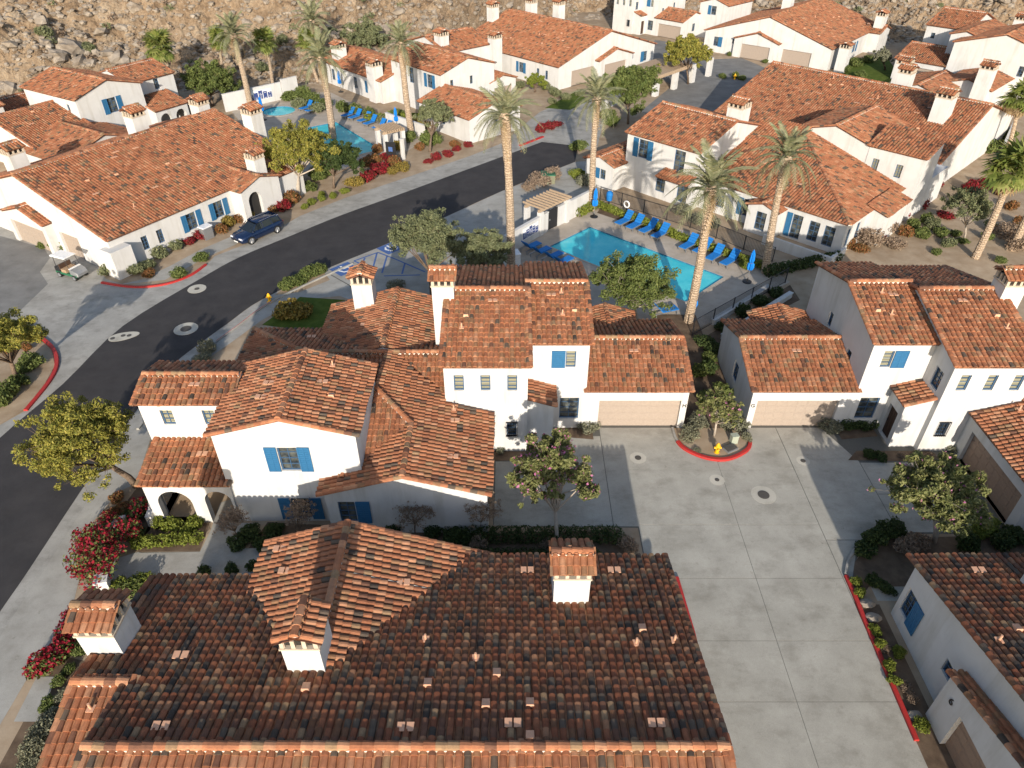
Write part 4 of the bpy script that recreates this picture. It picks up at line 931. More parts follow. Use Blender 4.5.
def gable_villa(name, label, o, ang, s, pop, door2, hw=10.7, L=21.0, hip=(0, 0), detail=4, pans=False, sidewin=(), win2=None):
    """single storey villa: wide gable with a projecting garage front, second garage beside it"""
    h = House(name, label, 'house', (o[0], o[1], 0), ang, 1, None, detail, pans)
    v = h.gable(.15, L, -hw, hw, 3.12, 'x', .30, hip=hip, oh=.25)
    p = h.gable(-.55, .3, pop[0], pop[1], 2.75, 'x', .31, oh=.1, ends=(1, 0), og=.15)
    c = (pop[0] + pop[1]) / 2
    p.garage('W', c - 2.45, c + 2.45)
    v.garage('W', *door2)
    for a, z, w_, hh, sh in sidewin: v.win('N' if s > 0 else 'S', a, z, w_, hh, 2, 4, sh, sw=.5)
    if win2: v.win('W', *win2[:2], .8, 1.4, 2, 4); v.shutter('W', win2[0] + win2[2], win2[1], .7, 1.5); v.win('W', win2[0] - math.copysign(3.2, win2[0]), 2.1, .6, .7, 2, 2)
    zs = lambda y: 3.18 + .30 * (hw - abs(y)); rr = random.Random(len(label))
    for i in range(14):
        y = s * rr.uniform(1.5, hw - 1.5); x = rr.uniform(2, L - 5); h.vents([(rr.choice('pphhv'), x, y, zs(y))])
    return h, v
I_O = G(12, 175, 6.4)
h, v = gable_villa('villa', 'long white villa at left beside the street with orange tile roof', I_O, 58.7, -1, (-2.9, 3.1), (-6.2, -3.5), detail=4, pans=True,
                   sidewin=((3.2, 1.6, .6, 1.2, ''), (4.7, 1.6, .6, 1.2, ''), (8.0, 1.7, 1.0, 1.5, 'LR'), (11.0, 1.7, 1.0, 1.5, 'LR')))
wv_ = h.gable(12.6, 17.2, -12.2, -8.0, 3.1, 'y', .30, ends=(1, 0)); wv_.arch('S', 14.0, 1.5, 2.6, back=.005)
h.shed(17.2, 20.8, -11.6, -9.5, 2.75, 3.3, 'S')
h.chimney(16.0, -10.9, 2.5, 5.0, 1.25, 1.25, 'x'); h.chimney(21.9, -4.6, 0, 6.6, 1.5, 1.4, 'x'); h.chimney(13.8, 2.6, 4, 7.3, 1.5, 1.4, 'x'); h.chimney(3.6, 6.6, 3, 6.0, 1.5, 1.5, 'x'); h.chimney(21.0, 2.2, 0, 6.7, 1.4, 1.4, 'x')
bt = h.box(-.4, 1.4, -11.6, -10.2, 2.4); h.finish()
K_O = G(612, 31, 6.4)
h, v = gable_villa('villa', 'white villa at top centre with wide garage gable behind the palms', K_O, 132.1, 1, (-4.6, 3.0), (3.3, 8.0), L=22.5,
                   sidewin=((2.6, 1.6, .55, 1.2, ''), (4.4, 1.6, .55, 1.2, ''), (8.0, 1.7, 1.0, 1.4, 'LR')), win2=(-8.6, 1.7, .8))
h.gable(15.5, 20.5, 9.5, 12.6, 3.1, 'y', .3, ends=(0, 1))
h.chimney(22.3, 3.8, 4, 7.2, 1.4, 1.4, 'x'); h.chimney(14.6, -3.6, 4, 7.7, 1.4, 1.4, 'x'); h.chimney(20.0, -2.6, 4, 7.4, 1.4, 1.4, 'x'); h.finish()
L_O = G(770, 17, 6.4)
h, v = gable_villa('villa', 'white villa at top right with two beige garage doors facing the side road', L_O, 49.7, -1, (-2.6, 5.0), (-7.8, -3.1), L=22.5,
                   sidewin=((6.5, 1.7, 1.2, 1.5, 'LR'), (11, 1.7, 1.2, 1.5, 'LR')), win2=(8.6, 1.7, -.8))
h.gable(16.5, 21.5, -12.6, -9.5, 3.1, 'y', .3, ends=(1, 0)); h.chimney(18.5, -11.6, 2, 5.4, 1.5, 1.5, 'x'); h.chimney(1.2, -12.4, 0, 3.4, 1.5, 1.5, 'x'); h.chimney(14, 3.0, 4, 7.6, 1.5, 1.5, 'x'); h.finish()

# house behind the left villa
h = House('terrace_house', 'two storey white house at upper left with arched loggia below the rocky hill', 'house', (I_O[0], I_O[1], 0), 58.7, 1, None, 4, False)
a = h.gable(16.6, 24.8, 17.5, 27.5, 5.9, 'y', .29); a.win('S', 20.7, 4.4, 1.1, 1.6, 2, 4, 'LR', sw=.6); a.win('W', 19.3, 4.8, .5, .8, 1, 2); a.win('W', 22.2, 4.8, .5, .8, 1, 2)
b = h.gable(24.7, 31.0, 19.8, 26.8, 5.5, 'x', .29, ends=(0, 1)); b.win('S', 28.4, 4.7, .7, 1.2, 2, 3)
c = h.gable(9.6, 16.7, 15.0, 29.0, 3.0, 'x', .29); d = h.gable(9.0, 19.0, 9.6, 17.6, 2.7, 'y', .29, ends=(1, 0))
po = h.shed(24.8, 29.3, 16.2, 19.9, 2.8, 3.75, 'S'); po.arch('S', 26.0, 1.5, 2.3, dep=.35); po.arch('S', 28.2, 1.5, 2.3, dep=.35)
h.chimney(10.0, 27.5, 0, 5.2, 1.5, 1.5, 'x'); h.vents([('p', 12, 19, 4.2), ('h', 13.5, 21, 4.8), ('p', 18.6, 20, 6.5), ('p', 14, 13, 3.6)]); h.finish()
h = House('edge_house', 'white house cut off by the left edge with a grey window', 'house', (I_O[0], I_O[1], 0), 58.7, 1, None, 3, False)
a = h.gable(5.5, 13.0, 26.0, 35.0, 5.0, 'x', .29); a.win('E', 27.4, 3.9, .6, 1.3, 2, 3); a.win('S', 12.0, 3.8, .7, 1.3, 2, 4); h.chimney(14.2, 38.5, 0, 6.4, 1.6, 1.6, 'x'); h.gable(12.9, 18.5, 27.5, 36, 2.9, 'x', .29); h.finish()

# house by the near pool
H_O = G(774, 62, 6.5)
h = House('pool_house', 'large white house beyond the near pool with big tile roof and palm shadows', 'house', (H_O[0], H_O[1], 0), -45.5, 1, None, 4, True)
big = h.gable(.2, 25.3, -12.2, 11.5, 2.95, 'x', .295)
g2 = h.gable(14.1, 21.2, -19.9, -11.0, 5.9, 'y', .29, ends=(1, 0))
par = h.shed(21.2, 26.3, -19.95, -16.3, 5.95, 6.95, 'S'); par.win('S', 22.1, 4.3, .6, 1.2, 2, 4, glass='glass_blind'); par.win('S', 24.3, 4.3, .6, 1.2, 2, 4, glass='glass_blind')
h.box(21.2, 26.3, -16.4, -12.0, 3.2)
S_ = lambda x, y: (x, y, 2.95 + .29 * (y + 31.4)); E_ = lambda x, y: (x, y, 2.95 + .29 * (25.4 - x))
h.planes([[S_(9.2, -31.4), S_(25.4, -31.4), S_(15.3, -21.3), S_(15.3, -19.9), S_(9.2, -19.9)], [E_(25.4, -31.4), E_(25.4, -20.0), E_(15.3, -20.0), E_(15.3, -21.3)]], [(S_(25.4, -31.4), S_(15.3, -21.3))])
low = h.vol(10.2, 25.1, -31.1, -20, ('flat', 2.95))
for x in (22.4, 23.8): low.win('S', x, 1.35, .95, 1.8, 2, 4)
low.win('S', 20.8, 1.25, .95, 2.2, 2, 5); low.shutter('S', 20.05, 1.3, .5, 2.2); low.win('E', -30.2, 1.4, .8, 1.7, 2, 4); low.win('E', -28.4, 1.4, .8, 1.7, 2, 4); low.win('E', -24.6, 1.4, 1.2, 1.6, 2, 4, 'LR', sw=.6)
low.win('S', 15.9, 1.5, .9, 1.6, 2, 3, 'L'); low.win('S', 13.0, 1.5, .9, 1.6, 2, 3, 'L')
gl = h.gable(16.6, 19.4, -32.4, -29.0, 2.5, 'y', .32, ends=(1, 0)); gl.win('S', 18.0, 1.3, 1.0, 1.7, 2, 3)
es = h.shed(25.0, 26.6, -26.8, -22.0, 2.75, 3.2, 'E', walls=True)
tw = h.gable(2.3, 10.7, -32.2, -21.0, 5.6, 'x', .29); tw.win('S', 4.3, 4.4, 1.1, 1.8, 2, 4, 'LR', sw=.6); tw.win('S', 6.8, 1.5, 1.1, 1.5, 2, 3); tw.win('S', 8.6, 4.3, 1.2, 2.0, 2, 4); tw.win('E', -25.0, 4.6, .5, .9, 1, 2)
tw.win('S', 9.4, 1.4, 1.2, 1.9, 2, 3)
h.shed(7.4, 10.6, -33.6, -32.2, 2.85, 3.2, 'S', walls=False)
sg = h.gable(-1.2, 2.4, -34.2, -26.0, 2.6, 'y', .32); sg.win('S', 1.1, 1.5, .7, 1.0, 2, 2, 'L', sw=.5)
h.chimney(10.0, -25.2, 3, 8.2, 1.6, 1.6, 'x'); h.chimney(22.0, -4.6, 2, 7.5, 1.6, 1.8, 'x'); h.chimney(14.8, 3.6, 3, 7.2, 1.5, 1.5, 'x')
rr = random.Random(5)
for i in range(22):
    x, y = rr.uniform(3, 22), rr.uniform(-10.5, -1); h.vents([(rr.choice('pphhv'), x, y, 3.0 + .295 * (y + 12.2))])
for x, y in ((4.2, -29.5), (7.6, -29), (14.5, -27), (19, -28.4), (16, -24)): h.vents([('p', x, y, (5.66 + .29 * (y + 32.2)) if x < 10 else S_(x, y)[2])])
bw = h.box(19.3, 25.6, -33.9, -33.7, .95); bw2 = h.box(25.4, 25.6, -33.7, -31.2, .95)
h.finish()
# houses further back on the right
h = House('gable_house', 'two storey white gable at the right edge above the pool house', 'house', (H_O[0], H_O[1], 0), -45.5, 1, None, 3, False)
a = h.gable(11.4, 23.5, 29.5, 40.0, 6.2, 'y', .29); a.win('S', 16.4, 3.9, .7, 1.3, 2, 3); a.win('S', 20.6, 3.9, .7, 1.3, 2, 3)
h.gable(9.6, 13.5, 33, 44, 6.5, 'y', .29, sides=(1, 1)); h.gable(14.0, 20.0, 20.8, 29.6, 2.9, 'y', .29); h.gable(10.2, 16.0, 14.6, 24.0, 2.7, 'y', .29)
h.chimney(19.0, 20.0, 0, 5.6, 1.7, 1.7, 'x'); h.chimney(10.8, 14.2, 0, 5.8, 1.6, 1.6, 'x'); h.finish()
h = House('back_house', 'small white house with low shaded garage under the hill at top right', 'house', (H_O[0], H_O[1], 0), -45.5, 1, None, 3, False)
o_ = h.gable(4.2, 11.2, 29.9, 39.5, 2.9, 'x', .29); o_.garage('S', 5.0, 9.8); nn = h.gable(3.6, 9.6, 40.8, 52, 5.9, 'x', .29); nn.win('S', 4.8, 4.5, .6, .8, 2, 2); nn.win('S', 8.0, 4.5, .6, .8, 2, 2)
h.gable(9.4, 12.5, 44, 49, 5.6, 'y', .29); h.chimney(14.5, 47, 0, 7.2, 1.6, 1.6, 'x'); h.finish()
P0 = G(657, 36); a_ = R(-45.5); tx = P0[0] - (5.2 * math.cos(a_) - 33 * math.sin(a_)); ty = P0[1] - (5.2 * math.sin(a_) + 33 * math.cos(a_))
hh = tower_house('tower_house', 'far white two storey house at top with beige garage between two villas', (tx, ty, 0), -45.5, 1, 3, False, False, num='', rear=False); 
x_ = hh.gable(10.3, 16.0, 38.0, 46.0, 5.6, 'y', .29); x_.win('S', 13.2, 4.6, 1.0, 1.4, 2, 3, 'L'); x_.win('W', 40.5, 2.0, .9, 1.5, 2, 3, 'L'); hh.finish()
# houses left of the top centre villa
h = House('pool_villa', 'white two storey villa beside the far pool with red tile roofs', 'house', (K_O[0], K_O[1], 0), 132.1, 1, None, 4, False)
a = h.gable(.6, 11.5, 22.4, 31.2, 5.4, 'x', .29); a.win('N', 3.0, 4.2, 1.1, 1.6, 2, 4, 'LR', sw=.55); a.win('W', 29.5, 4.0, .5, 1.0, 1, 2); a.win('W', 26.3, 4.0, .5, 1.0, 1, 2)
a.win('N', 7.0, 4.2, 1.0, 1.9, 2, 4)
b = h.gable(11.3, 28.5, 24.6, 33.2, 2.9, 'x', .29); b.win('N', 14.4, 1.5, 1.0, 1.5, 2, 3, 'LR', sw=.5); b.win('N', 18.0, 1.5, .9, 1.5, 2, 3); b.win('N', 24.0, 1.5, .9, 1.5, 2, 3)
c = h.gable(-9.0, .8, 26.6, 34.6, 2.8, 'x', .29); c.win('W', 30.5, 1.8, .5, 1.0, 1, 2); c.win('N', -4.0, 1.7, .6, 1.1, 2, 3)
h.gable(11.5, 21.0, 13.5, 22.0, 4.8, 'y', .29); h.gable(.8, 9, 18.4, 23, 2.9, 'x', .29).garage('W', 19, 22.4)
h.chimney(13.0, 33.0, 0, 4.6, 1.6, 1.6, 'x'); h.chimney(24.5, 31.5, 0, 4.8, 1.6, 1.6, 'x'); h.chimney(13.6, 21, 0, 6.6, 1.5, 1.5, 'x'); h.chimney(11.0, 13.2, 0, 5.6, 1.5, 1.5, 'x')
rr = random.Random(8)
for i in range(6): x, y = rr.uniform(2, 10), rr.uniform(27.6, 30.6); h.vents([(rr.choice('pph'), x, y, 5.46 + .29 * (31.2 - y))])
h.finish()
# ------------------------------------------------------------------ plants
def leaf_cloud(blobs, n, size, seed, aspect=1.9, shell=0.55, droop=0.0, sy=0.5):
    """n leaf faces spread through ellipsoid blobs (x, y, z, rx, ry, rz)"""
    rg = np.random.default_rng(seed); B = np.array(blobs, float); vol = B[:, 3] * B[:, 4] * B[:, 5]; pr = vol ** .75; pr /= pr.sum()
    k = rg.choice(len(B), n, p=pr); dr = rg.normal(0, 1, (n, 3)); dr /= np.linalg.norm(dr, axis=1)[:, None]
    rad = shell + (1 - shell) * rg.random(n) ** .6; rad = np.where(rg.random(n) < .25, rg.random(n) ** .4, rad) * rg.normal(1, .07, n)
    C = B[k, :3] + dr * rad[:, None] * B[k, 3:6]
    nr = dr * .8 + rg.normal(0, .65, (n, 3)); nr /= np.linalg.norm(nr, axis=1)[:, None]
    t = rg.normal(0, 1, (n, 3)); t[:, 2] -= droop; t -= nr * (t * nr).sum(1)[:, None]; t /= np.linalg.norm(t, axis=1)[:, None] + 1e-9
    b = np.cross(nr, t); sz = size * rg.uniform(.6, 1.35, n)
    L = t * (sz * aspect / 2)[:, None]; W_ = b * (sz * sy)[:, None]; up = nr * (sz * .18)[:, None]
    V = np.stack([C - L, C + W_ + up, C + L, C - W_ + up], 1)
    return V.reshape(-1, 3), n
def leaf_mesh(name, blobs, n, size, seed, mat, **k):
    V, n = leaf_cloud(blobs, n, size, seed, **k); me = np_mesh(name, V, [(0, 1, 2, 3)], n, 4); me.materials.append(MATS[mat]); return me
def tree(px, py, H_, top, rad, kind, label, leaves=5200, size=.17, seed=1, trunk_r=.14, mat='leaf_green', bark='bark', flowers=None, group=None, base=None, squash=.78, nb=16, sparse=.9):
    """px,py: foot of the trunk; top: offset of the crown centre from the foot (x, y, z)"""
    x, y = base or G(px, py); t = thing(kind, label, 'tree', (x, y, 0), 0, group); rr = random.Random(seed)
    cx, cy, cz = top; tm = MB(); fork = Vector((cx * .45, cy * .45, cz * .45))
    tm.tube([(0, 0, -.1), (cx * .12, cy * .12, cz * .2), tuple(fork)], [trunk_r * 1.25, trunk_r, trunk_r * .8], 8)
    blobs = []
    for i in range(nb):
        a = 2 * math.pi * (i * .618) + rr.uniform(-.4, .4); f = math.sqrt((i + .5) / nb); zz = (1 - f * f) ** .5
        q = Vector((cx + math.cos(a) * rad * f * .78, cy + math.sin(a) * rad * f * .78, cz + rad * squash * (zz * .75 - .35 + rr.uniform(-.12, .12))))
        r = rad * rr.uniform(.24, .40); blobs.append((q.x, q.y, q.z, r, r, r * .85))
        mid = fork.lerp(q, .55) + Vector((rr.uniform(-.15, .15) * rad, rr.uniform(-.15, .15) * rad, rr.uniform(-.05, .1) * rad))
        tm.tube([tuple(fork), tuple(mid), tuple(q)], [trunk_r * .55, trunk_r * .3, trunk_r * .1], 5, False)
    mains = list(blobs); blobs = [(q[0], q[1], q[2], q[3] * .6, q[4] * .6, q[5] * .6) for q in mains]
    for q in mains:         # many small sprays at the twig ends, uneven outline
        for j in range(9):
            d = Vector((rr.gauss(0, 1), rr.gauss(0, 1), rr.gauss(.25, .8))).normalized() * q[3] * rr.uniform(.6, 1.5); r = rad * rr.uniform(.06, .135)
            blobs.append((q[0] + d.x, q[1] + d.y, q[2] + d.z, r * rr.uniform(.8, 1.5), r * rr.uniform(.8, 1.5), r))
            tm.tube([q[:3], (q[0] + d.x, q[1] + d.y, q[2] + d.z)], [trunk_r * .1, trunk_r * .04], 4, False)
    tm.build('trunk', bark, t, True)
    cr = obj('crown', leaf_mesh('crown', blobs, int(leaves * 2.0), size * .56, seed, mat, shell=.2, aspect=2.3), None, t)
    if flowers:
        fm, fn, fs = flowers; obj('blossoms', leaf_mesh('blossoms', [(b[0], b[1], b[2], b[3] * 1.12, b[4] * 1.12, b[5] * 1.12) for b in blobs], fn, fs, seed + 50, fm, shell=.9, aspect=1.3), None, t)
    return t
def crown_off(px, py, base, z):
    x, y = G(px, py, z); return (x - base[0], y - base[1], z)
def T(bpx, bpy, cpx, cpy, cz, rad, kind, label, **k):
    b = G(bpx, bpy); return tree(bpx, bpy, 0, crown_off(cpx, cpy, b, cz), rad, kind, label, **k)
T(137, 486, 80, 442, 3.7, 2.6, 'palo_verde_tree', 'yellow green leaning tree overhanging the dark street', mat='leaf_yellow', leaves=15000, size=.13, seed=3, trunk_r=.17, nb=26, squash=1.15)
T(18, 381, 2, 338, 4.2, 2.3, 'palo_verde_tree', 'yellow green tree at the left edge in the red kerbed bed', mat='leaf_yellow', leaves=10000, size=.125, seed=4, trunk_r=.15)
T(557, 545, 553, 471, 3.5, 2.15, 'orchid_tree', 'pink flowering tree in front of the central house beside the hedge', mat='leaf_orchid', leaves=9000, size=.165, seed=5, trunk_r=.1, bark='bark_pale', flowers=('petal_pink', 900, .11), nb=17, squash=1.25)
T(934, 542, 936, 493, 3.4, 2.25, 'orchid_tree', 'green tree with pink blossoms at right before the shaded garage', mat='leaf_orchid', leaves=10500, size=.16, seed=6, trunk_r=.13, bark='bark_pale', flowers=('petal_pink', 330, .11), nb=20)
T(714, 436, 719, 408, 2.6, 1.3, 'orchid_tree', 'small thin tree in the red kerbed planter between garages', mat='leaf_orchid', leaves=1300, size=.17, seed=7, trunk_r=.07, bark='bark_pale', flowers=('petal_pink', 40, .14), nb=12)
T(432, 296, 426, 240, 4.2, 3.0, 'olive_tree', 'grey green olive tree beside the blue painted parking bays', mat='leaf_olive', leaves=11000, size=.16, seed=8, bark='bark', nb=22)
T(488, 300, 484, 252, 3.6, 2.3, 'olive_tree', 'second olive tree next to the white pool wall', mat='leaf_olive', leaves=7500, size=.16, seed=9, nb=16)
T(637, 328, 632, 283, 3.7, 3.0, 'olive_tree', 'green tree beside the near pool behind the central house', mat='leaf_green', leaves=12500, size=.15, seed=10, bark='bark_pale', nb=22)
T(299, 197, 297, 150, 4.3, 3.5, 'palo_verde_tree', 'golden green tree at the corner of the long left villa', mat='leaf_yellow', leaves=13000, size=.19, seed=11, trunk_r=.2, nb=22, bark='bark_pale')
T(334, 188, 334, 160, 3.2, 2.5, 'ficus_tree', 'dark green tree between the golden tree and far pool', mat='leaf_dark', leaves=5000, size=.24, seed=12, nb=14)
T(213, 106, 208, 82, 3.0, 3.6, 'mesquite_tree', 'broad green bush tree below the rocky hill at upper left', mat='leaf_green', leaves=8000, size=.24, seed=13, nb=20, squash=.8)
T(430, 152, 433, 116, 3.6, 2.3, 'olive_tree', 'slim grey green tree before the far pool wall', mat='leaf_olive', leaves=4200, size=.22, seed=14, nb=14)
T(628, 124, 628, 86, 4.6, 3.6, 'olive_tree', 'dense green tree behind the palm at upper centre', mat='leaf_green', leaves=8000, size=.27, seed=15, nb=20)
T(688, 84, 686, 54, 4.6, 3.2, 'palo_verde_tree', 'round lime green tree by the white pergola posts at top', mat='leaf_yellow', leaves=7000, size=.28, seed=16, nb=18)
T(428, 38, 428, 12, 4.0, 4.2, 'ficus_tree', 'dark round tree at the top edge against the hill', mat='leaf_dark', leaves=6000, size=.34, seed=17, nb=16)
T(362, 62, 362, 40, 3.2, 4.0, 'mesquite_tree', 'olive brown tree behind the far pool against the slope', mat='leaf_olive', leaves=6000, size=.3, seed=18, nb=16)
T(672, 32, 672, 10, 4, 3.2, 'ficus_tree', 'dark tree peeping between roofs at the top edge', mat='leaf_dark', leaves=3000, size=.34, seed=19, nb=12, base=(24.0, 163.0))
T(964, 240, 968, 207, 3.4, 2.2, 'mesquite_tree', 'thin feathery tree in the gravel garden at right', mat='leaf_olive', leaves=4200, size=.17, seed=20, nb=14, trunk_r=.08, bark='bark_pale')
T(900, 175, 905, 150, 2.5, 1.8, 'bare_tree', 'brown half bare tree by the garden wall at right', mat='leaf_dry', leaves=1500, size=.14, seed=21, nb=12, trunk_r=.07)
T(535, 92, 535, 82, 1.6, 1.5, 'olive_tree', 'small pale tree beside the top centre villa front', mat='leaf_lime', leaves=1800, size=.24, seed=22, nb=9)
T(885, 70, 882, 56, 2.4, 1.5, 'olive_tree', 'small tan crowned tree in the shaded lawn at top right', mat='leaf_grey', leaves=1500, size=.25, seed=23, nb=9)
for i, (a, b_, c_, d_, lab) in enumerate(((415, 532, 415, 513, 'leafless brown shrub tree before the gable wall, left one'), (480, 532, 482, 510, 'leafless brown shrub tree at the right end of gable wall'), (238, 540, 231, 520, 'small leafless brown shrub by the arched porch'), (295, 548, 300, 512, 'bare twiggy shrub under the blue shuttered windows'))):
    T(a, b_, c_, d_, 1.7, 1.05 if i < 2 else .8, 'bare_shrub', lab, mat='leaf_dry', leaves=1100, size=.075, seed=30 + i, nb=16, trunk_r=.04)

# ---------- palms
def frond_mesh(name, L, droop, seed, mat='leaf_palm', n=26):
    rr = random.Random(seed); m = MB(); pts = []
    for i in range(9):
        s = i / 8; pts.append(Vector((L * s * (1 - .12 * droop * s), 0, L * (.42 * s - .70 * droop * s ** 2.3))))
    m.tube([tuple(p) for p in pts], [.045 * (1 - .85 * i / 8) + .006 for i in range(9)], 4)
    for i in range(n):
        s = .12 + .88 * (i + .5) / n; k = min(int(s * 8), 7); p = pts[k].lerp(pts[k + 1], s * 8 - k); tg = (pts[k + 1] - pts[k]).normalized()
        ll = L * .19 * math.sin(math.pi * (.12 + .80 * s)) ** .7 * rr.uniform(.85, 1.15)
        for sd in (-1, 1):
            d = (Vector((0, sd, 0)) * .82 + tg * .75 + Vector((0, 0, .15 - .35 * s + rr.uniform(-.12, .12)))).normalized(); w_ = tg * .045
            e = p + d * ll - Vector((0, 0, ll * .18))
            m.add([p - w_, p + w_, p.lerp(e, .55) + w_ * 1.1 + Vector((0, 0, .02)), e, p.lerp(e, .55) - w_], [(0, 1, 2, 4), (4, 2, 3)])
    me = m.mesh(name); me.materials.append(MATS[mat]); return me
def fan_mesh(name, L, seed, mat='leaf_fan'):
    rr = random.Random(seed); m = MB(); st = L * .5; c = Vector((st, 0, st * .35)); m.tube([(0, 0, 0), tuple(c)], [.035, .02], 4)
    for i in range(15):
        a = (i / 14 - .5) * 4.4; ll = L * .6 * (1 - .22 * abs(i / 14 - .5)) * rr.uniform(.9, 1.08)
        d = Vector((math.cos(a), math.sin(a), .12 - .25 * abs(math.sin(a)))).normalized(); sd = Vector((-math.sin(a), math.cos(a), 0)) * .075 * L
        e = c + d * ll - Vector((0, 0, .22 * ll)); md = c + d * ll * .55
        m.add([c, md + sd * .8, e, md - sd * .8], [(0, 1, 2, 3)])
    me = m.mesh(name); me.materials.append(MATS[mat]); return me
FR = [frond_mesh('frond', 3.7, d, i) for i, d in enumerate((.5, .95, 1.25, 1.6))]; FRD = frond_mesh('frond', 2.6, 2.2, 9, 'leaf_dead', 18)
FN = [fan_mesh('frond', 1.9, i) for i in range(3)]; FND = fan_mesh('frond', 1.5, 8, 'leaf_dead')
def palm(bpx, bpy, cpx, cpy, label, kind='date', seed=0, r=.27, nfr=38, scale=1.0, base=None, group='tall palms'):
    bx, by = base or G(bpx, bpy); cx, cy, cz = AtY(cpx, cpy, by); rr = random.Random(seed + 100)
    t = thing('date_palm' if kind == 'date' else 'fan_palm', label, 'palm', (bx, by, 0), rr.uniform(0, 6), group)
    t.rotation_euler = (0, 0, 0); top = Vector((cx - bx, 0, cz)); m = MB(); n = 22; ps, rs = [], []
    for i in range(n + 1):
        s = i / n; p = top * s; p.x += math.sin(s * math.pi) * .12 * (1 if seed % 2 else -1); ps.append(tuple(p)); base_r = r * (1.22 - .35 * s); rs.append(base_r * (1.03 if i % 2 else .98) * (1.0 + .55 * max(0, (s - .72) / .28) ** .8 if kind == 'date' else 1))
    m.tube(ps, rs, 10); m.build('trunk', 'palm_bark', t, False)
    if kind == 'date': MB().lathe([(.2, -.75), (.44, -.35), (.5, 0), (.3, .35), (.05, .55)], tuple(top), 9).build('heart', 'palm_bark', t)
    for i in range(nfr):
        f = i / nfr; a = i * 2.39996 + rr.uniform(-.2, .2)
        if kind == 'date':
            o = obj('frond', FR[min(3, int(f * 4))] if f < .93 else FRD, None, t); tilt = 1.2 - 1.5 * f + rr.uniform(-.14, .14); sc_f = scale * rr.uniform(.88, 1.08) * (.8 if f < .12 else 1)
        else:
            o = obj('frond', FN[i % 3] if f < .82 else FND, None, t); tilt = 1.3 - 2.5 * f + rr.uniform(-.25, .25); sc_f = scale * rr.uniform(.65, 1.15)
        o.location = top + Vector((0, 0, .15 - .4 * f)); o.rotation_euler = (rr.uniform(-.25, .25), -tilt, a); o.rotation_mode = 'XYZ'; o.scale = (sc_f,) * 3
    return t
palm(511, 272, 505, 118, 'tall date palm rising before the dark street in the middle', seed=1, r=.30, scale=.76)
palm(592, 210, 597, 100, 'date palm with blue umbrella at its foot near the pool wall', seed=2, scale=.76)
palm(688, 322, 711, 190, 'date palm leaning over the near pool with longest bare trunk', seed=3, r=.29, scale=.88)
palm(765, 273, 786, 160, 'date palm at the right end of the pool before the hipped roof', seed=4, scale=.82)
palm(333, 138, 321, 60, 'grey green date palm standing at the far pool edge', seed=5, r=.36, scale=.9)
palm(412, 138, 401, 45, 'date palm before the red roofed pool villa', seed=6, r=.33, scale=.82)
palm(251, 108, 233, 36, 'date palm beside the villa chimney at upper left', seed=7, r=.33, scale=.88)
palm(326, 80, 312, 22, 'date palm reaching the top edge against the hill', seed=8, r=.33, scale=.9)
palm(178, 96, 160, 48, 'fan palm alone before the rocks left of the others', 'fan', seed=9, r=.24, nfr=44, scale=1.25)
palm(227, 90, 219, 42, 'fan palm half hidden behind the villa date palm', 'fan', seed=10, r=.2, nfr=34)
palm(273, 88, 265, 42, 'fan palm right of the villa date palm with dark shadow', 'fan', seed=11, r=.2, nfr=38, scale=1.1)
palm(318, 82, 306, 42, 'fan palm under the topmost date palm', 'fan', seed=12, r=.2, nfr=34)
palm(975, 258, 1012, 172, 'fan palm with peeling trunk in the gravel garden at right', 'fan', seed=13, r=.27, nfr=50, scale=1.2)
palm(1012, 250, 1052, 170, 'palm trunk leaning out of the right edge', 'fan', seed=14, r=.27, nfr=40, scale=1.1)
palm(1005, 158, 1020, 100, 'slim fan palm by the right edge near the yard wall', 'fan', seed=15, r=.2, nfr=34, scale=1.1)

# ---------- shrubs
SH = {}
def shrub_mesh(kind, var):
    k = (kind, var)
    if k in SH: return SH[k]
    mats = {'green': 'leaf_green', 'dark': 'leaf_dark', 'olive': 'leaf_olive', 'yellow': 'leaf_gold', 'lime': 'leaf_lime', 'red': 'leaf_red', 'rust': 'leaf_rust', 'dry': 'leaf_dry', 'grey': 'leaf_grey'}
    rr = random.Random(hash(kind) % 1000 + var if False else len(kind) * 31 + var); bl = [(0, 0, .42, .62, .62, .45)]
    for i in range(6): a = i * 1.05 + rr.uniform(-.3, .3); f = rr.uniform(.35, .62); r = rr.uniform(.26, .42); bl.append((math.cos(a) * f, math.sin(a) * f, rr.uniform(.25, .6), r, r, r * .85))
    n, s = (900, .105) if kind not in ('dry', 'grey') else (900, .08)
    SH[k] = leaf_mesh('shrub', bl, n, s, 900 + var + len(kind), mats[kind], shell=.6); return SH[k]
SHRUBS = {}
def S(where, kind, *pts):
    for q in pts: SHRUBS.setdefault((where, kind), []).append(q)
w_ = 'along the left villa front wall'
S(w_, 'olive', (110, 274, .95), (137, 273, 1.0), (160, 257, 1.0), (176, 249, 1.0), (148, 268, .9)); S(w_, 'rust', (150, 276, .7), (222, 233, .8), (240, 222, .8), (272, 212, .9)); S(w_, 'red', (190, 244, .9), (200, 239, .8), (283, 210, 1.0)); S(w_, 'green', (205, 231, .8), (217, 225, .9), (238, 214, .9), (258, 209, .9)); S(w_, 'yellow', (230, 226, .9), (249, 219, 1.0), (275, 205, .9))
S('in the kerb strip below the left villa', 'green', (202, 260, .85), (180, 276, .8), (62, 250, 1.1), (45, 248, .9))
S('in the sand strip right of the golden tree', 'lime', (305, 209, .5), (312, 204, .6), (322, 201, .6), (333, 198, .6), (345, 193, .6), (322, 195, .45))
w_ = 'in the bed between street and far pool'
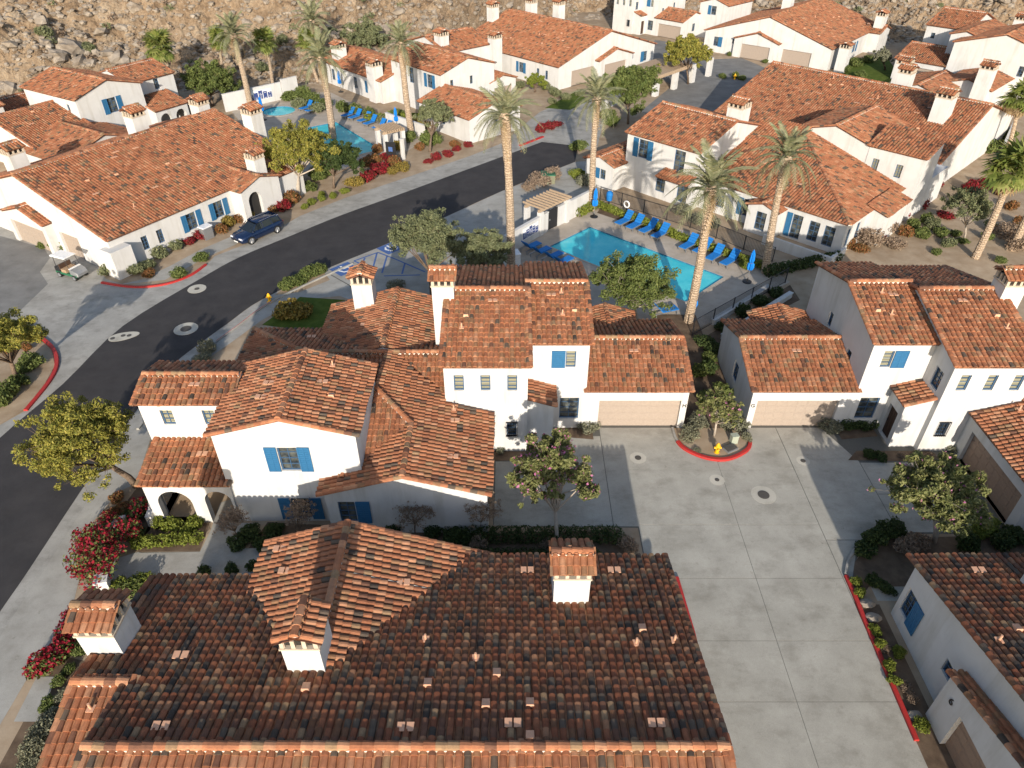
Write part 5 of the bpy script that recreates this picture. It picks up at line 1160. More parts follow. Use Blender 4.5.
S(w_, 'red', (369, 180, 1.1), (381, 173, 1.3), (389, 161, 1.1), (282, 203, .7)); S(w_, 'rust', (366, 166, 1.1), (375, 162, 1.1), (395, 166, 1.2), (292, 203, 1.2), (378, 153, 1.0)); S(w_, 'yellow', (393, 174, 1.1), (403, 170, 1.0), (355, 186, 1.2), (398, 150, 1.0)); S(w_, 'green', (308, 190, 1.2), (318, 180, 1.3), (326, 176, 1.0))
w_ = 'in the bed below the pool villa'
S(w_, 'red', (437, 160, .8), (448, 157, .8), (457, 151, .7), (428, 163, .6), (468, 147, .9), (541, 132, 1.0), (549, 129, 1.0), (556, 126, .8)); S(w_, 'rust', (455, 147, .9), (420, 150, .8)); S(w_, 'green', (467, 137, 1.3), (430, 145, 1.8), (410, 142, 1.2), (396, 118, 1.4)); S(w_, 'yellow', (400, 146, .9), (415, 125, 1.0), (425, 128, 1.0))
S('around the far pool deck', 'green', (291, 100, 1.5), (303, 98, 1.6), (312, 103, 1.6), (325, 108, 1.6), (343, 112, 1.4), (356, 114, 1.4), (370, 118, 1.4)); S('around the far pool deck', 'olive', (300, 108, 1.3), (318, 112, 1.3), (200, 105, 2.0), (385, 122, 1.4))
S('beside the yellow hydrant on the street corner', 'green', (287, 290, .8), (294, 286, .9), (301, 282, .9), (308, 278, .9), (315, 275, .9), (322, 272, .8)); S('behind the chimney roof near the parking bays', 'yellow', (292, 316, 1.3), (283, 318, 1.0), (302, 315, 1.1)); S('behind the chimney roof near the parking bays', 'grey', (208, 352, .9), (203, 362, .8), (396, 290, 1.0))
S('on the narrow bank below the bougainvillea', 'green', (80, 652, .55), (120, 588, .7), (133, 592, .7), (142, 585, .6), (60, 684, .4), (49, 706, .45), (70, 672, .4)); S('on the narrow bank below the bougainvillea', 'grey', (44, 735, .7), (52, 722, .6), (36, 752, .7), (66, 700, .5), (30, 765, .6))
S('before the arched porch', 'lime', (173, 528, .7), (160, 524, .6), (188, 532, .6), (196, 526, .6)); S('before the arched porch', 'dark', (240, 545, .7), (252, 536, .7), (264, 548, .6))
S('at the foot of the gable wall', 'dark', (275, 535, .7), (287, 545, .6), (316, 540, .7), (333, 538, .6), (372, 532, .7), (395, 530, .7), (433, 532, .7), (455, 540, .8), (345, 540, .6))
S('at the front of the central house', 'grey', (467, 451, .55), (589, 430, .75), (500, 452, .4)); S('at the end of the dark hedge', 'dry', (628, 548, .9), (566, 545, .7), (548, 548, .6), (478, 548, .7))
w_ = 'in the planter between the two garages'
S(w_, 'grey', (689, 438, .8), (697, 425, .8), (740, 428, .85), (733, 421, .8), (728, 428, .8), (746, 440, .5), (697, 452, .3)); S(w_, 'green', (706, 402, .9), (700, 375, .9), (708, 360, .9), (722, 395, .8))
S('at the front of the right tower house', 'grey', (829, 430, .9), (955, 450, .8)); S('at the front of the right tower house', 'dark', (845, 428, .7), (855, 427, .7), (866, 426, .7), (876, 425, .7), (868, 457, .5), (880, 459, .5)); S('at the front of the right tower house', 'dry', (900, 456, .35), (915, 456, .35), (930, 457, .35))
w_ = 'in the shaded bed before the brown garage'
S(w_, 'dark', (864, 552, .7), (873, 543, .8), (884, 535, .8), (895, 531, .7), (965, 548, .9), (1000, 545, .9), (1015, 540, .8)); S(w_, 'dry', (905, 550, 1.1), (918, 545, .7)); S(w_, 'lime', (985, 528, .8), (975, 535, .6))
w_ = 'in the strip beside the bottom right house'
S(w_, 'lime', (855, 584, .38), (859, 594, .36), (874, 632, .38), (879, 646, .38), (888, 668, .42), (898, 654, .5), (893, 682, .38), (920, 727, .42)); S(w_, 'dry', (906, 690, .34), (911, 700, .3), (884, 650, .28)); S(w_, 'dark', (872, 583, .5), (885, 590, .5))
S('in the bed at the left edge', 'green', (25, 372, 1.0), (34, 366, .9), (12, 395, 1.1), (4, 405, 1.0), (20, 384, .9)); S('in the bed at the left edge', 'red', (22, 335, .6), (32, 340, .6), (14, 345, .6), (5, 338, .6)); S('in the bed at the left edge', 'rust', (28, 350, .5), (10, 352, .6))
w_ = 'in the gravel garden at right'
S(w_, 'red', (912, 196, 1.0), (901, 217, .9), (945, 218, .9), (935, 186, 1.0), (970, 192, 1.2), (985, 188, 1.1), (920, 207, .9), (880, 240, .6)); S(w_, 'green', (921, 238, 1.0), (912, 228, .9), (936, 254, .7), (986, 240, .7), (990, 229, .7), (962, 243, .6), (955, 236, .6), (940, 236, .8), (925, 222, .9), (890, 205, 1.0), (1000, 262, .6)); S(w_, 'dry', (868, 245, 1.7), (884, 232, 1.8), (895, 248, 1.4), (855, 240, 1.1), (1005, 235, 1.6), (1015, 250, 1.4), (900, 180, 1.3), (915, 172, 1.2)); S(w_, 'rust', (860, 252, .8), (1010, 210, .9), (1000, 195, .8), (1018, 225, .9))
S('on the lawn at the top right', 'green', (845, 72, 1.3), (855, 66, 1.3), (868, 62, 1.3), (860, 78, 1.2), (848, 84, 1.1), (1005, 140, 1.5), (990, 152, 1.4)); S('on the verge before the top centre villa', 'olive', (545, 90, 1.2), (555, 96, 1.3), (566, 99, 1.2), (520, 88, 1.2), (552, 104, .9), (580, 96, .9))
S('by the back road at the top', 'green', (735, 78, .8), (742, 80, .8), (722, 78, .9), (765, 63, .8), (729, 56, .6), (578, 150, 1.2), (607, 118, 1.5), (612, 126, 1.3), (672, 72, 1.4)); S('below the pool house wall', 'grey', (682, 213, 1.1), (696, 222, 1.1), (712, 228, 1.1), (585, 186, 1.3)); S('below the pool house wall', 'dry', (540, 184, 1.6), (553, 180, 1.4), (528, 190, 1.0)); S('below the pool house wall', 'lime', (578, 178, 1.2), (744, 268, .9), (570, 215, .8))
S('on the rocky slope', 'olive', (92, 62, 1.5), (125, 60, 1.6), (300, 55, 1.4), (388, 60, 1.5), (345, 50, 1.6), (270, 72, 1.4))
S('in the bed behind the low house roof', 'dark', (205, 575, .5), (232, 572, .5), (255, 568, .5), (300, 560, .6)); S('in the strip left of the entrance posts', 'rust', (112, 520, .6), (124, 512, .6), (118, 500, .5)); S('in the strip left of the entrance posts', 'dark', (132, 520, .6), (138, 538, .6), (146, 512, .6))
w_ = 'below the pool house east wall'
S(w_, 'rust', (848, 248, .9), (905, 236, 1.0)); S(w_, 'olive', (876, 222, .9), (890, 218, .9), (930, 228, .9), (948, 246, .8)); S('along the shaded pool fence', 'dark', (760, 305, .9), (742, 316, .9), (725, 330, .9), (705, 345, .9), (775, 296, .9), (712, 352, .8), (708, 372, .8))
ORD = ['first', 'second', 'third', 'fourth', 'fifth', 'sixth', 'seventh', 'eighth', 'ninth', 'tenth', 'eleventh', 'twelfth']
CN = {'green': 'green', 'dark': 'dark green', 'olive': 'olive', 'yellow': 'golden', 'lime': 'lime green', 'red': 'red', 'rust': 'rust coloured', 'dry': 'dry brown', 'grey': 'grey green'}
nv = 0
for (where, kind), pts in SHRUBS.items():
    pts = sorted(pts)
    for i, (px, py, r) in enumerate(pts):
        x, y = G(px, py); nv += 1; z = 0.0
        if where == 'on the rocky slope':
            d = y - float(np.interp(x, HX, HY)); d = max(d * .55, .5); y, z = hpoint(x, d)
        lab = f'{CN[kind]} shrub {where}' if len(pts) == 1 else f'{CN[kind]} shrub {where}, {ORD[i]} from left'
        o = obj('shrub', shrub_mesh(kind, nv % 3), None); o.location = (x, y, z); k = r * (1.0 if r > .8 else 1.05); o.scale = (k * (.85 + .4 * ((nv * 53) % 10) / 10), k * (.8 + .35 * ((nv * 29) % 10) / 10), k * (.8 + .5 * ((nv * 37) % 10) / 10)); o.rotation_euler = (0, 0, nv * 1.3); tag(o, lab, 'shrub', f'shrubs {where}')
# clipped hedges
def hedge(a, b, wd, hh, label, mat='leaf_green', seed=0, per=520, size=.08):
    a, b = Vector(a), Vector(b); L = (b - a).length; bl = []; k = max(2, int(L / (wd * .6)))
    for i in range(k + 1): bl.append((L * i / k, 0, hh * .5, wd * .55, wd * .52, hh * .52))
    o = obj('hedge', leaf_mesh('hedge', bl, int(per * L), size, 400 + seed, mat, shell=.78), None); d = b - a; o.location = (a.x, a.y, 0); o.rotation_euler = (0, 0, math.atan2(d.y, d.x)); return tag(o, label, 'hedge')
hedge((-2.6, 24.2), (5.2, 24.2), 1.0, .8, 'dark clipped hedge behind the low house, far row', 'leaf_dark', 1)
hedge((-2.9, 22.9), (4.0, 22.8), .9, .7, 'dark clipped hedge behind the low house, near row', 'leaf_dark', 2)
hedge(G(140, 546), G(196, 541), .8, .55, 'bright green low hedge before the arched porch', 'leaf_lime', 3)
hedge(G(112, 592), G(148, 583), .8, .55, 'bright green hedge beside the bougainvillea gate post', 'leaf_lime', 4)
hedge(G(601, 209), G(672, 236), .7, .75, 'long clipped hedge along the pool fence, left part', 'leaf_lime', 5, 260, .13); hedge(G(674, 238), G(764, 270), .7, .7, 'long clipped hedge along the pool fence, right part', 'leaf_lime', 6, 260, .13)
hedge(G(580, 216), G(596, 208), 1.0, .9, 'short square hedge at the pool wall end', 'leaf_lime', 7, 320, .13)
hedge(G(455, 112 + 8), G(368, 128 - 6), .9, 1.0, 'yellow green hedge behind the far pool loungers', 'leaf_lime', 8, 260, .16)
hedge(G(768, 276), G(835, 262), .9, 1.0, 'dark hedge below the pool house terrace', 'leaf_dark', 9, 260, .14)
# bougainvillea over the gate posts
def boug(blobs, n, label, seed):
    t = thing('bougainvillea', label, 'bougainvillea', (blobs[0][0], blobs[0][1], 0)); b = [(q[0] - blobs[0][0], q[1] - blobs[0][1], *q[2:]) for q in blobs]
    m = MB()
    for q in b: m.tube([(0, 0, 0), (q[0] * .5, q[1] * .5, q[2] * .7), q[:3]], [.06, .035, .012], 5)
    m.build('stem', 'bark', t)
    obj('foliage', leaf_mesh('foliage', [(q[0], q[1], q[2] - .1, q[3] * 1.12, q[4] * 1.12, q[5] * 1.1) for q in b], int(n * .7), .11, seed, 'leaf_green', shell=.35), None, t); obj('blossoms', leaf_mesh('blossoms', [(q[0], q[1], q[2], q[3] * 1.06, q[4] * 1.06, q[5] * 1.06) for q in b], n, .12, seed + 1, 'petal_red', shell=.7, aspect=1.2), None, t)
def bl_(px, py, r, z): x, y = G(px, py, z); return (x, y, z, r, r, r * .9)
boug([bl_(97, 545, .85, 1.3), bl_(84, 560, .8, 1.1), bl_(95, 575, .7, 1.0), bl_(112, 530, .8, 1.2), bl_(128, 528, .6, 1.2), bl_(88, 540, .7, .9), bl_(104, 560, .6, 1.4), bl_(80, 535, .4, .8), bl_(118, 548, .35, 1.5), bl_(76, 570, .35, .8), bl_(92, 528, .35, 1.5), bl_(108, 518, .4, 1.2), bl_(140, 505, .5, .9), bl_(134, 512, .35, 1.1)], 2300, 'large red bougainvillea arching beside the walkway entrance', 70)
boug([bl_(72, 618, .45, .6), bl_(66, 632, .5, .6), bl_(62, 645, .5, .5), bl_(52, 655, .5, .5), bl_(42, 662, .55, .5), bl_(34, 668, .4, .4), bl_(78, 608, .4, .6)], 1300, 'low straggling red bougainvillea along the sidewalk edge', 72)

rg = np.random.default_rng(77); bl = []
while len(bl) < 420:
    x = rg.uniform(-95, 118); d = rg.uniform(.5, 38); y, z = hpoint(x, d); r = rg.uniform(.3, .95); bl.append((x, y, z + r * .35, r, r, r * .6))
for nm, mt, a_, b_, lab in (('dry_brush', 'leaf_dry', 0, 210, 'dry brown brush dotted over the rocky hillside'), ('desert_brush', 'leaf_olive', 210, 420, 'olive desert brush dotted over the rocky hillside')):
    tag(obj(nm, leaf_mesh(nm, bl[a_:b_], 9000, .2, a_ + 5, mt, shell=.4), None), lab, 'brush', None, 'stuff')
# ------------------------------------------------------------------ things
def arrow(a, b): d = Vector(b) - Vector(a); return math.atan2(d.y, d.x)
# loungers
def make_lounger(label, group):
    t = thing('sun_lounger', label, 'sun lounger', (0, 0, 0), 0, group); f = MB()
    for y in (-.33, .33):
        f.box(-.95, .95, y - .03, y + .03, .28, .33)
        for x in (-.8, .8): f.box(x - .03, x + .03, y - .03, y + .03, 0, .28)
    f.box(-.95, -.89, -.3, .3, .28, .33); f.build('frame', 'grey_metal', t)
    s = MB(); n = 6
    for i in range(n): x0 = -.93 + i * 1.25 / n; s.box(x0, x0 + 1.25 / n - .02, -.3, .3, .33, .39)
    s.build('seat', 'blue_fabric', t); b = MB(); ca, sa = math.cos(.85), math.sin(.85)
    for i in range(4):
        l0 = i * .2; l1 = l0 + .185; b.add([(.33 + l * ca - d * sa, y, .36 + l * sa + d * ca) for d in (0, .06) for l in (l0, l1) for y in (-.31, .31)], [(0, 1, 3, 2), (4, 6, 7, 5), (0, 4, 5, 1), (2, 3, 7, 6), (0, 2, 6, 4), (1, 5, 7, 3)])
    b.build('backrest', 'blue_fabric', t); return t
L0 = make_lounger('x', 'x'); first = [True]
def lounger(px, py, rz, label, group, s=1.12):
    t = L0 if first[0] else copy_tree(L0); first[0] = False
    x, y = G(px, py); t.location = (x, y, 0); t.rotation_euler = (0, 0, rz); t.scale = (s,) * 3; t['label'] = label; t['group'] = group
RZ1 = R(44)
for i, (px, py) in enumerate(((624, 224), (635, 228), (648, 232), (660, 237), (688, 248), (702, 252), (714, 259), (729, 264))): lounger(px, py, RZ1 + .05 * math.sin(i * 2.3), f'blue sun lounger on the far side of the near pool, {ORD[i]} from left', 'loungers along the near pool')
for i, (px, py) in enumerate(((531, 250), (541, 255), (553, 260), (563, 265))): lounger(px, py, R(225), f'shaded blue lounger left of the near pool, {ORD[i]} from left', 'loungers in the shade by the near pool')
lounger(664, 314, R(200), 'blue lounger alone by the foot of the leaning palm', 'loungers along the near pool'); lounger(524, 240, R(75), 'blue chair against the white pool wall with sign', 'loungers along the near pool', .8)
for i, (px, py) in enumerate(((307, 110), (313, 112), (349, 117), (356, 119), (365, 122), (371, 125), (380, 129), (386, 131))): lounger(px, py, R(52), f'blue lounger beside the far pool, {ORD[i]} from left', 'loungers at the far pool')
# closed umbrellas
def umbrella(px, py, label, s=1.0, base=True):
    x, y = G(px, py); t = thing('parasol', label, 'parasol', (x, y, 0), 0, 'closed blue parasols'); t.scale = (s,) * 3
    MB().tube([(0, 0, 0), (0, 0, 2.55)], .025, 8).build('pole', 'grey_metal', t); MB().lathe([(.32, 0), (.32, .06), (.05, .1), (.04, .3)], (0, 0, 0), 14).build('base', 'iron', t)
    m = MB(); n = 16; prof = [(.16, 1.0), (.21, 1.2), (.19, 1.45), (.10, 1.52), (.15, 1.7), (.12, 2.2), (.03, 2.5)]
    vs = [((r * (1.22 if j % 2 else .72)) * math.cos(2 * math.pi * j / n), (r * (1.22 if j % 2 else .72)) * math.sin(2 * math.pi * j / n), z) for r, z in prof for j in range(n)]
    k = len(prof); m.add(vs, [(i * n + j, i * n + (j + 1) % n, (i + 1) * n + (j + 1) % n, (i + 1) * n + j) for i in range(k - 1) for j in range(n)] + [tuple((k - 1) * n + j for j in range(n)), tuple(range(n))[::-1]]); m.build('canopy', 'umbrella_blue', t); MB().tube([(0, 0, 1.46), (0, 0, 1.54)], .125, 10).build('strap', 'blue_paint', t)
umbrella(747, 282, 'closed blue parasol at the right corner of the near pool', 1.15); umbrella(594, 217, 'closed blue parasol at the palm foot by the pool wall', 1.15); umbrella(691, 320, 'closed blue parasol partly behind the leaning palm trunk', 1.15)
umbrella(264, 120, 'closed blue parasol beside the round hot tub', 1.15); umbrella(341, 92, 'closed blue parasol behind the far pool loungers', 1.15); umbrella(397, 130, 'closed blue parasol at the right end of the far pool', 1.1)
# white walls with gate and sign
def wall_run(name, a, b, hgt, label, cat='wall', thick=.22, cap=True):
    a, b = Vector(a), Vector(b); L = (b - a).length; t = thing(name, label, cat, (a.x, a.y, 0), arrow(a, b)); m = MB(); m.box(0, L, -thick / 2, thick / 2, -.05, hgt); m.build('wall_panel', 'stucco', t)
    if cap: MB().box(-.03, L + .03, -thick / 2 - .04, thick / 2 + .04, hgt, hgt + .07).build('wall_cap', 'stucco', t)
    return t, L
def sign(t, x, z, w_, h_, name='sign_board', d=-.13):
    s = MB(); s.box(x - w_ / 2, x + w_ / 2, d - .02, d + .01, z - h_ / 2, z + h_ / 2); sb = s.build(name, 'white_paint', t); rr = random.Random(int(x * 100)); pr = MB(); n = 5
    for i in range(n):
        c = x - w_ / 2 + w_ * (i + .5) / n; hh = h_ * (.88 - .3 * abs(i - 2) / 2)
        pr.box(c - w_ / n * .42, c + w_ / n * .42, d - .034, d - .021, z - h_ * .44, z - h_ * .44 + hh)
    pr.build('sign_print', 'navy_print', sb); ln = MB()
    for i in range(n):
        c = x - w_ / 2 + w_ * (i + .5) / n
        for j in range(5):
            if rr.random() < .75: q = z - h_ * .36 + j * h_ * .13; ww = w_ / n * rr.uniform(.15, .32); ln.box(c - ww, c + ww, d - .040, d - .0345, q - .022, q + .022)
    ln.build('sign_lines', 'white_paint', sb)
g0, g1, g2_, g3 = Vector(G(505, 256)), Vector(G(547, 231)), Vector(G(557, 226)), Vector(G(593, 207))
t, L = wall_run('pool_wall', g0, g1, 1.85, 'white pool wall with blue printed sign left of the gate'); sign(t, L * .56, 1.1, 2.3, 1.05)
t, L = wall_run('pool_wall', g2_, g3, 1.85, 'white pool wall right of the dark gate ending at palm')
t = thing('pool_gate', 'dark metal gate in the white pool wall', 'gate', (g1.x, g1.y, 0), arrow(g1, g2_)); LG = (g2_ - g1).length; m = MB(); m.box(.02, LG - .02, -.03, .03, .05, 1.95); m.build('leaf', 'iron', t); MB().box(LG * .15, LG * .22, -.1, -.03, .95, 1.1).build('handle', 'grey_metal', t)
def pergola(a, b, depth, hgt, label, nb=8, posts=True, nd=None):
    a, b = Vector(a), Vector(b); L = (b - a).length; t = thing('pergola', label, 'pergola', (a.x, a.y, 0), arrow(a, b))
    for y in (0, depth):
        MB().box(-.3, L + .3, y - .09, y + .09, hgt - .25, hgt).build('beam', 'timber', t)
        if posts:
            for x in (0, L): MB().box(x - .22, x + .22, y - .22, y + .22, 0, hgt - .25).build('post', 'stucco', t)
    sl = MB(); sl.box(-.06, .06, -.5, depth + .5, hgt, hgt + .18); me = sl.mesh('slat'); me.materials.append(MATS['timber'])
    for i in range(nb): o = obj('slat', me, None, t); o.location = (L * i / (nb - 1), 0, 0)
pergola(Vector(G(540, 235)), Vector(G(566, 222)), 1.6, 2.5, 'timber slatted pergola over the near pool gate', 9)
pergola(Vector(G(440, 145 - 8)), Vector(G(468, 139 - 8)), 1.8, 2.5, 'timber slatted pergola over the far pool gate', 8) if False else pergola(Vector(G(437 - 50, 158 - 4)), Vector(G(462 - 58, 152 - 2)), 1.8, 2.5, 'timber slatted pergola over the far pool gate', 9)
t, L = wall_run('pool_wall', G(226, 112), G(283, 99), 2.2, 'white wall with blue printed sign behind the hot tub'); sign(t, L * .62, 1.2, 3.4, 1.25)
wall_run('pool_wall', G(284, 99), G(299, 95), 2.5, 'short white wall end beside the far pool hedge'); t, L = wall_run('pool_wall', G(387, 125), G(425, 138), 1.5, 'low grey white wall at the right end of far pool')
t, L = wall_run('gate_pier', G(402, 160), G(405, 159), 2.3, 'white gate pier of the far pool entrance'); t = thing('notice_board', 'small blue notice on the dark far pool gate', 'sign', (*G(392, 161), 0), R(-20)); MB().box(-.6, .6, -.05, .05, 0, 2.1).build('gate_leaf', 'iron', t); MB().box(-.25, .25, -.09, -.06, 1.1, 1.6).build('notice', 'blue_paint', t)
# garden and yard walls near the pool house
for a, b, hh, lab in (((868, 172), (905, 148), 1.2, 'low white garden wall beside the red shrubs'), ((975, 146), (992, 140), 1.3, 'white yard wall corner at right'), ((960, 140), (975, 147), 1.3, 'white yard wall beside the pool house end'), ((1000, 155), (1012, 128), 1.4, 'white side wall near the right edge palm'), ((598, 112), (636, 96), 1.6, 'white wall below the dense tree at upper centre')): wall_run('garden_wall', G(*a), G(*b), hh, lab)
# white entry piers and sloping walls
for px, py, lab in ((125, 534, 'white square gate post beside the bougainvillea, far one'), (108, 592, 'white square gate post beside the bougainvillea, near one')):
    x, y = G(px, py); t = thing('gate_post', lab, 'post', (x, y, 0), .3); MB().box(-.25, .25, -.25, .25, -.05, .95).build('shaft', 'stucco', t); MB().box(-.3, .3, -.3, .3, .95, 1.05).build('cap', 'stucco', t)
x, y = G(152, 527); t = thing('buttress_wall', 'curved white buttress wall at the porch corner', 'wall', (x, y, 0), 0); m = MB()
prof = [(0, -.05), (0, .75), (.5, .85), (.9, 1.25), (1.2, 1.75), (1.6, 1.8), (1.6, -.05)]; m.add([(sx, p, z) for sx in (-.16, .16) for p, z in prof], [tuple(range(7))[::-1], tuple(range(7, 14))] + [(i, (i + 1) % 7, 7 + (i + 1) % 7, 7 + i) for i in range(7)]); m.build('wall_panel', 'stucco', t)
# fences of thin bars round the near pool
def fence(a, b, label, hh=1.35, sp=.5):
    a, b = Vector(a), Vector(b); L = (b - a).length; t = thing('pool_fence', label, 'fence', (a.x, a.y, 0), arrow(a, b)); n = max(2, int(L / 2.2))
    pm = MB(); pm.box(-.03, .03, -.03, .03, 0, hh + .06); pe = pm.mesh('post'); pe.materials.append(MATS['iron'])
    for i in range(n + 1): o = obj('post', pe, None, t); o.location = (L * i / n, 0, 0)
    for z in (.12, hh): MB().box(0, L, -.016, .016, z - .018, z + .018).build('rail', 'iron', t)
    bm_ = MB(); bm_.box(-.008, .008, -.008, .008, .12, hh); be = bm_.mesh('bar'); k = int(L / .14); V = np.array([v.co[:] for v in be.vertices]); W_ = V[None] + np.stack([np.arange(1, k) * L / k, np.zeros(k - 1), np.zeros(k - 1)], 1)[:, None]
    o = obj('bars', np_mesh('bars', W_.reshape(-1, 3), [tuple(p.vertices) for p in be.polygons], k - 1, len(V)), 'iron', t); o['kind'] = 'stuff'
fence(G(600, 200), G(690, 228), 'thin iron fence below the pool house, left run'); fence(G(690, 228), G(772, 262), 'thin iron fence below the pool house, right run'); fence(G(785, 283), G(692, 336), 'thin iron fence on the shaded end of near pool')
for a, b, lab in (((768, 290), (712, 325), 'low concrete rail wall behind the shaded pool fence'), ((790, 297), (722, 340), 'second low concrete rail wall behind the pool fence')): wall_run('low_wall', G(*a), G(*b), .4, lab, thick=.3)
# life ring and towel box at the fence
x, y = G(626, 214); t = thing('life_ring', 'white life ring hanging on the pool fence', 'life ring', (x, y, 0), R(-45)); m = MB(); m.tube([(.3 * math.cos(a), -.05, 1.0 + .3 * math.sin(a)) for a in [i * math.pi / 8 for i in range(17)]], .07, 8, False); m.build('ring', 'white_paint', t); MB().box(-.03, .03, -.03, .03, 0, 1.35).build('post', 'iron', t)
x, y = G(609, 203); t = thing('towel_bin', 'small blue round bin beside the pool fence', 'bin', (x, y, 0)); MB().lathe([(.28, .3), (.34, .9), (.3, 1.1), (.1, 1.25)], (0, 0, 0), 14).build('drum', 'blue_fabric', t); MB().tube([(0, 0, 0), (0, 0, .35)], .06, 8).build('stand', 'iron', t)
x, y = G(512, 265); t = thing('pool_heater', 'white utility cabinet at the foot of the tall palm', 'cabinet', (x, y, 0), .3); MB().box(-.6, .6, -.5, .5, 0, 1.1).build('case', 'white_paint', t); MB().box(-.65, .65, -.55, .55, 1.1, 1.18).build('lid', 'white_paint', t)
# hydrants
def hydrant(px, py, label):
    x, y = G(px, py); t = thing('fire_hydrant', label, 'fire hydrant', (x, y, 0), 0, 'yellow hydrants'); MB().lathe([(.17, 0), (.17, .06), (.11, .08), (.11, .5), (.15, .52), (.15, .57), (.12, .6), (.10, .7), (.03, .78)], (0, 0, 0), 12).build('barrel', 'yellow_paint', t)
    for a in ((1, 0), (-1, 0), (0, -1)): MB().tube([(a[0] * .09, a[1] * .09, .42), (a[0] * .22, a[1] * .22, .42)], .065, 8).build('nozzle', 'yellow_paint', t)
    MB().lathe([(.24, 0), (.24, .04)], (0, 0, 0), 12).build('flange', 'yellow_paint', t)
hydrant(716.5, 453, 'yellow fire hydrant in the red kerbed planter'); hydrant(270, 302, 'yellow fire hydrant on the street corner by the red kerb line'); hydrant(734.5, 79, 'yellow fire hydrant beside the back road at top')
x, y = G(733, 443); t = thing('utility_box', 'pale green utility box in the planter between garages', 'utility box', (x, y, 0), .2); MB().box(-.2, .2, -.16, .16, 0, .6).build('case', 'cabinet_green', t); MB().box(-.22, .22, -.18, .18, .6, .65).build('lid', 'cabinet_green', t)
x, y = G(730, 450); t = thing('valve_lid', 'flat grey valve lid beside the hydrant', 'lid', (x, y, .06), .5); MB().box(-.4, .4, -.25, .25, 0, .12).build('box', 'grey_metal', t); MB().box(-.36, .36, -.21, .21, .12, .15).build('cover', 'cast_iron', t)
x, y = G(548, 182); t = thing('utility_box', 'round green utility cover in the dry shrubs by the street', 'utility box', (x, y, 0)); MB().box(-.7, .7, -.6, .6, 0, .9).build('case', 'leaf_grey', t); MB().box(-.75, .75, -.65, .65, .9, 1.0).build('lid', 'green_paint', t)
x, y = G(208, 238); t = thing('utility_box', 'grey metal cabinet before the left villa window', 'utility box', (x, y, 0), R(58)); MB().box(-.45, .45, -.35, .35, 0, 1.1).build('case', 'grey_metal', t); MB().box(-.5, .5, -.4, .4, 1.1, 1.2).build('lid', 'lamp_glass', t)
for px, py, s_, lab in ((867, 605, .33, 'flat pale stone in the strip, upper one'), (873, 619, .34, 'white stone in the strip below the upper one'), (913, 716, .3, 'grey boulder at the lower end of strip'), (872, 552, .25, 'small white stone lamp in the dark bed')):
    o = obj('landscape_stone', RB_[int(px) % 3], None); x, y = G(px, py); o.location = (x, y, .1); o.scale = (s_, s_ * .8, s_ * .5); tag(o, lab, 'stone')
# air conditioner condenser and furniture on the pool house balcony
hx, hy = H_O; ca, sa = math.cos(R(-45.5)), math.sin(R(-45.5))
def HP(u, v): return (hx + u * ca - v * sa, hy + u * sa + v * ca)
t = thing('patio_table', 'round dark table with red top on the pool house terrace', 'table', (*HP(25.0, -14.0), 3.2)); MB().lathe([(.5, .7), (.5, .75)], (0, 0, 0), 14).build('top', 'red_plastic', t); MB().tube([(0, 0, 0), (0, 0, .7)], .05, 8).build('leg', 'iron', t); MB().lathe([(.3, 0), (.3, .04)], (0, 0, 0), 12).build('base', 'iron', t)
# carport beside the back road
ca_, cb_ = Vector(G(655, 96)), Vector(G(708, 76)); Lc = (cb_ - ca_).length; t = thing('carport', 'white posted carport with flat timber roof by the back road', 'carport', (ca_.x, ca_.y, 0), arrow(ca_, cb_))
for i in range(4):
    for y in (0, 4.5): MB().box(Lc * i / 3 - .45, Lc * i / 3 + .45, y - .3, y + .3, -.05, 2.6).build('post', 'stucco', t)
MB().box(-.8, Lc * .55, -.6, 5.2, 2.6, 2.85).build('roof', 'timber', t); MB().box(-.9, Lc * .55 + .1, -.7, -.55, 2.5, 2.95).build('fascia', 'timber', t)
# blue estate car
def wheel(t, x, y, r=.36, wd=.23):
    w_ = MB(); w_.tube([(x, y - wd / 2, r), (x, y + wd / 2, r)], r, 18); tw_ = w_.build('wheel', 'rubber', t); sgn = 1 if y > 0 else -1; rm = MB(); yy = y + sgn * wd / 2
    rm.tube([(x, yy, r), (x, yy + sgn * .012, r)], r * .66, 16); rm.build('rim', 'alloy', tw_); sp = MB()
    for k in range(5):
        a = 2 * math.pi * k / 5; sp.tube([(x, yy + sgn * .018, r), (x + math.cos(a) * r * .62, yy + sgn * .02, r + math.sin(a) * r * .62)], .035, 5)
    sp.build('spokes', 'grey_metal', tw_)
c0, c1 = G(241, 249), G(284, 230); t = thing('parked_car', 'dark blue estate car parked on the concrete verge', 'car', (0, 0, 0), arrow(c1, c0)); mid = ((c0[0] + c1[0]) / 2, (c0[1] + c1[1]) / 2); t.location = (mid[0] - .55, mid[1] + .65, .01)
def loft(mb, secs):
    """secs: list of (x, [(y,z)...]) rings of the same length"""
    n = len(secs[0][1]); k = len(secs); mb.add([(x, y, z) for x, r in secs for y, z in r], [(i * n + j, i * n + (j + 1) % n, (i + 1) * n + (j + 1) % n, (i + 1) * n + j) for i in range(k - 1) for j in range(n)] + [tuple(range(n))[::-1], tuple((k - 1) * n + j for j in range(n))])
def ring(w_, zb, zt): return [(-w_ * .9, zb), (w_ * .9, zb), (w_, zb + .15), (w_, zb + (zt - zb) * .6), (w_ * .95, zt - .06), (w_ * .82, zt), (-w_ * .82, zt), (-w_ * .95, zt - .06), (-w_, zb + (zt - zb) * .6), (-w_, zb + .15)]
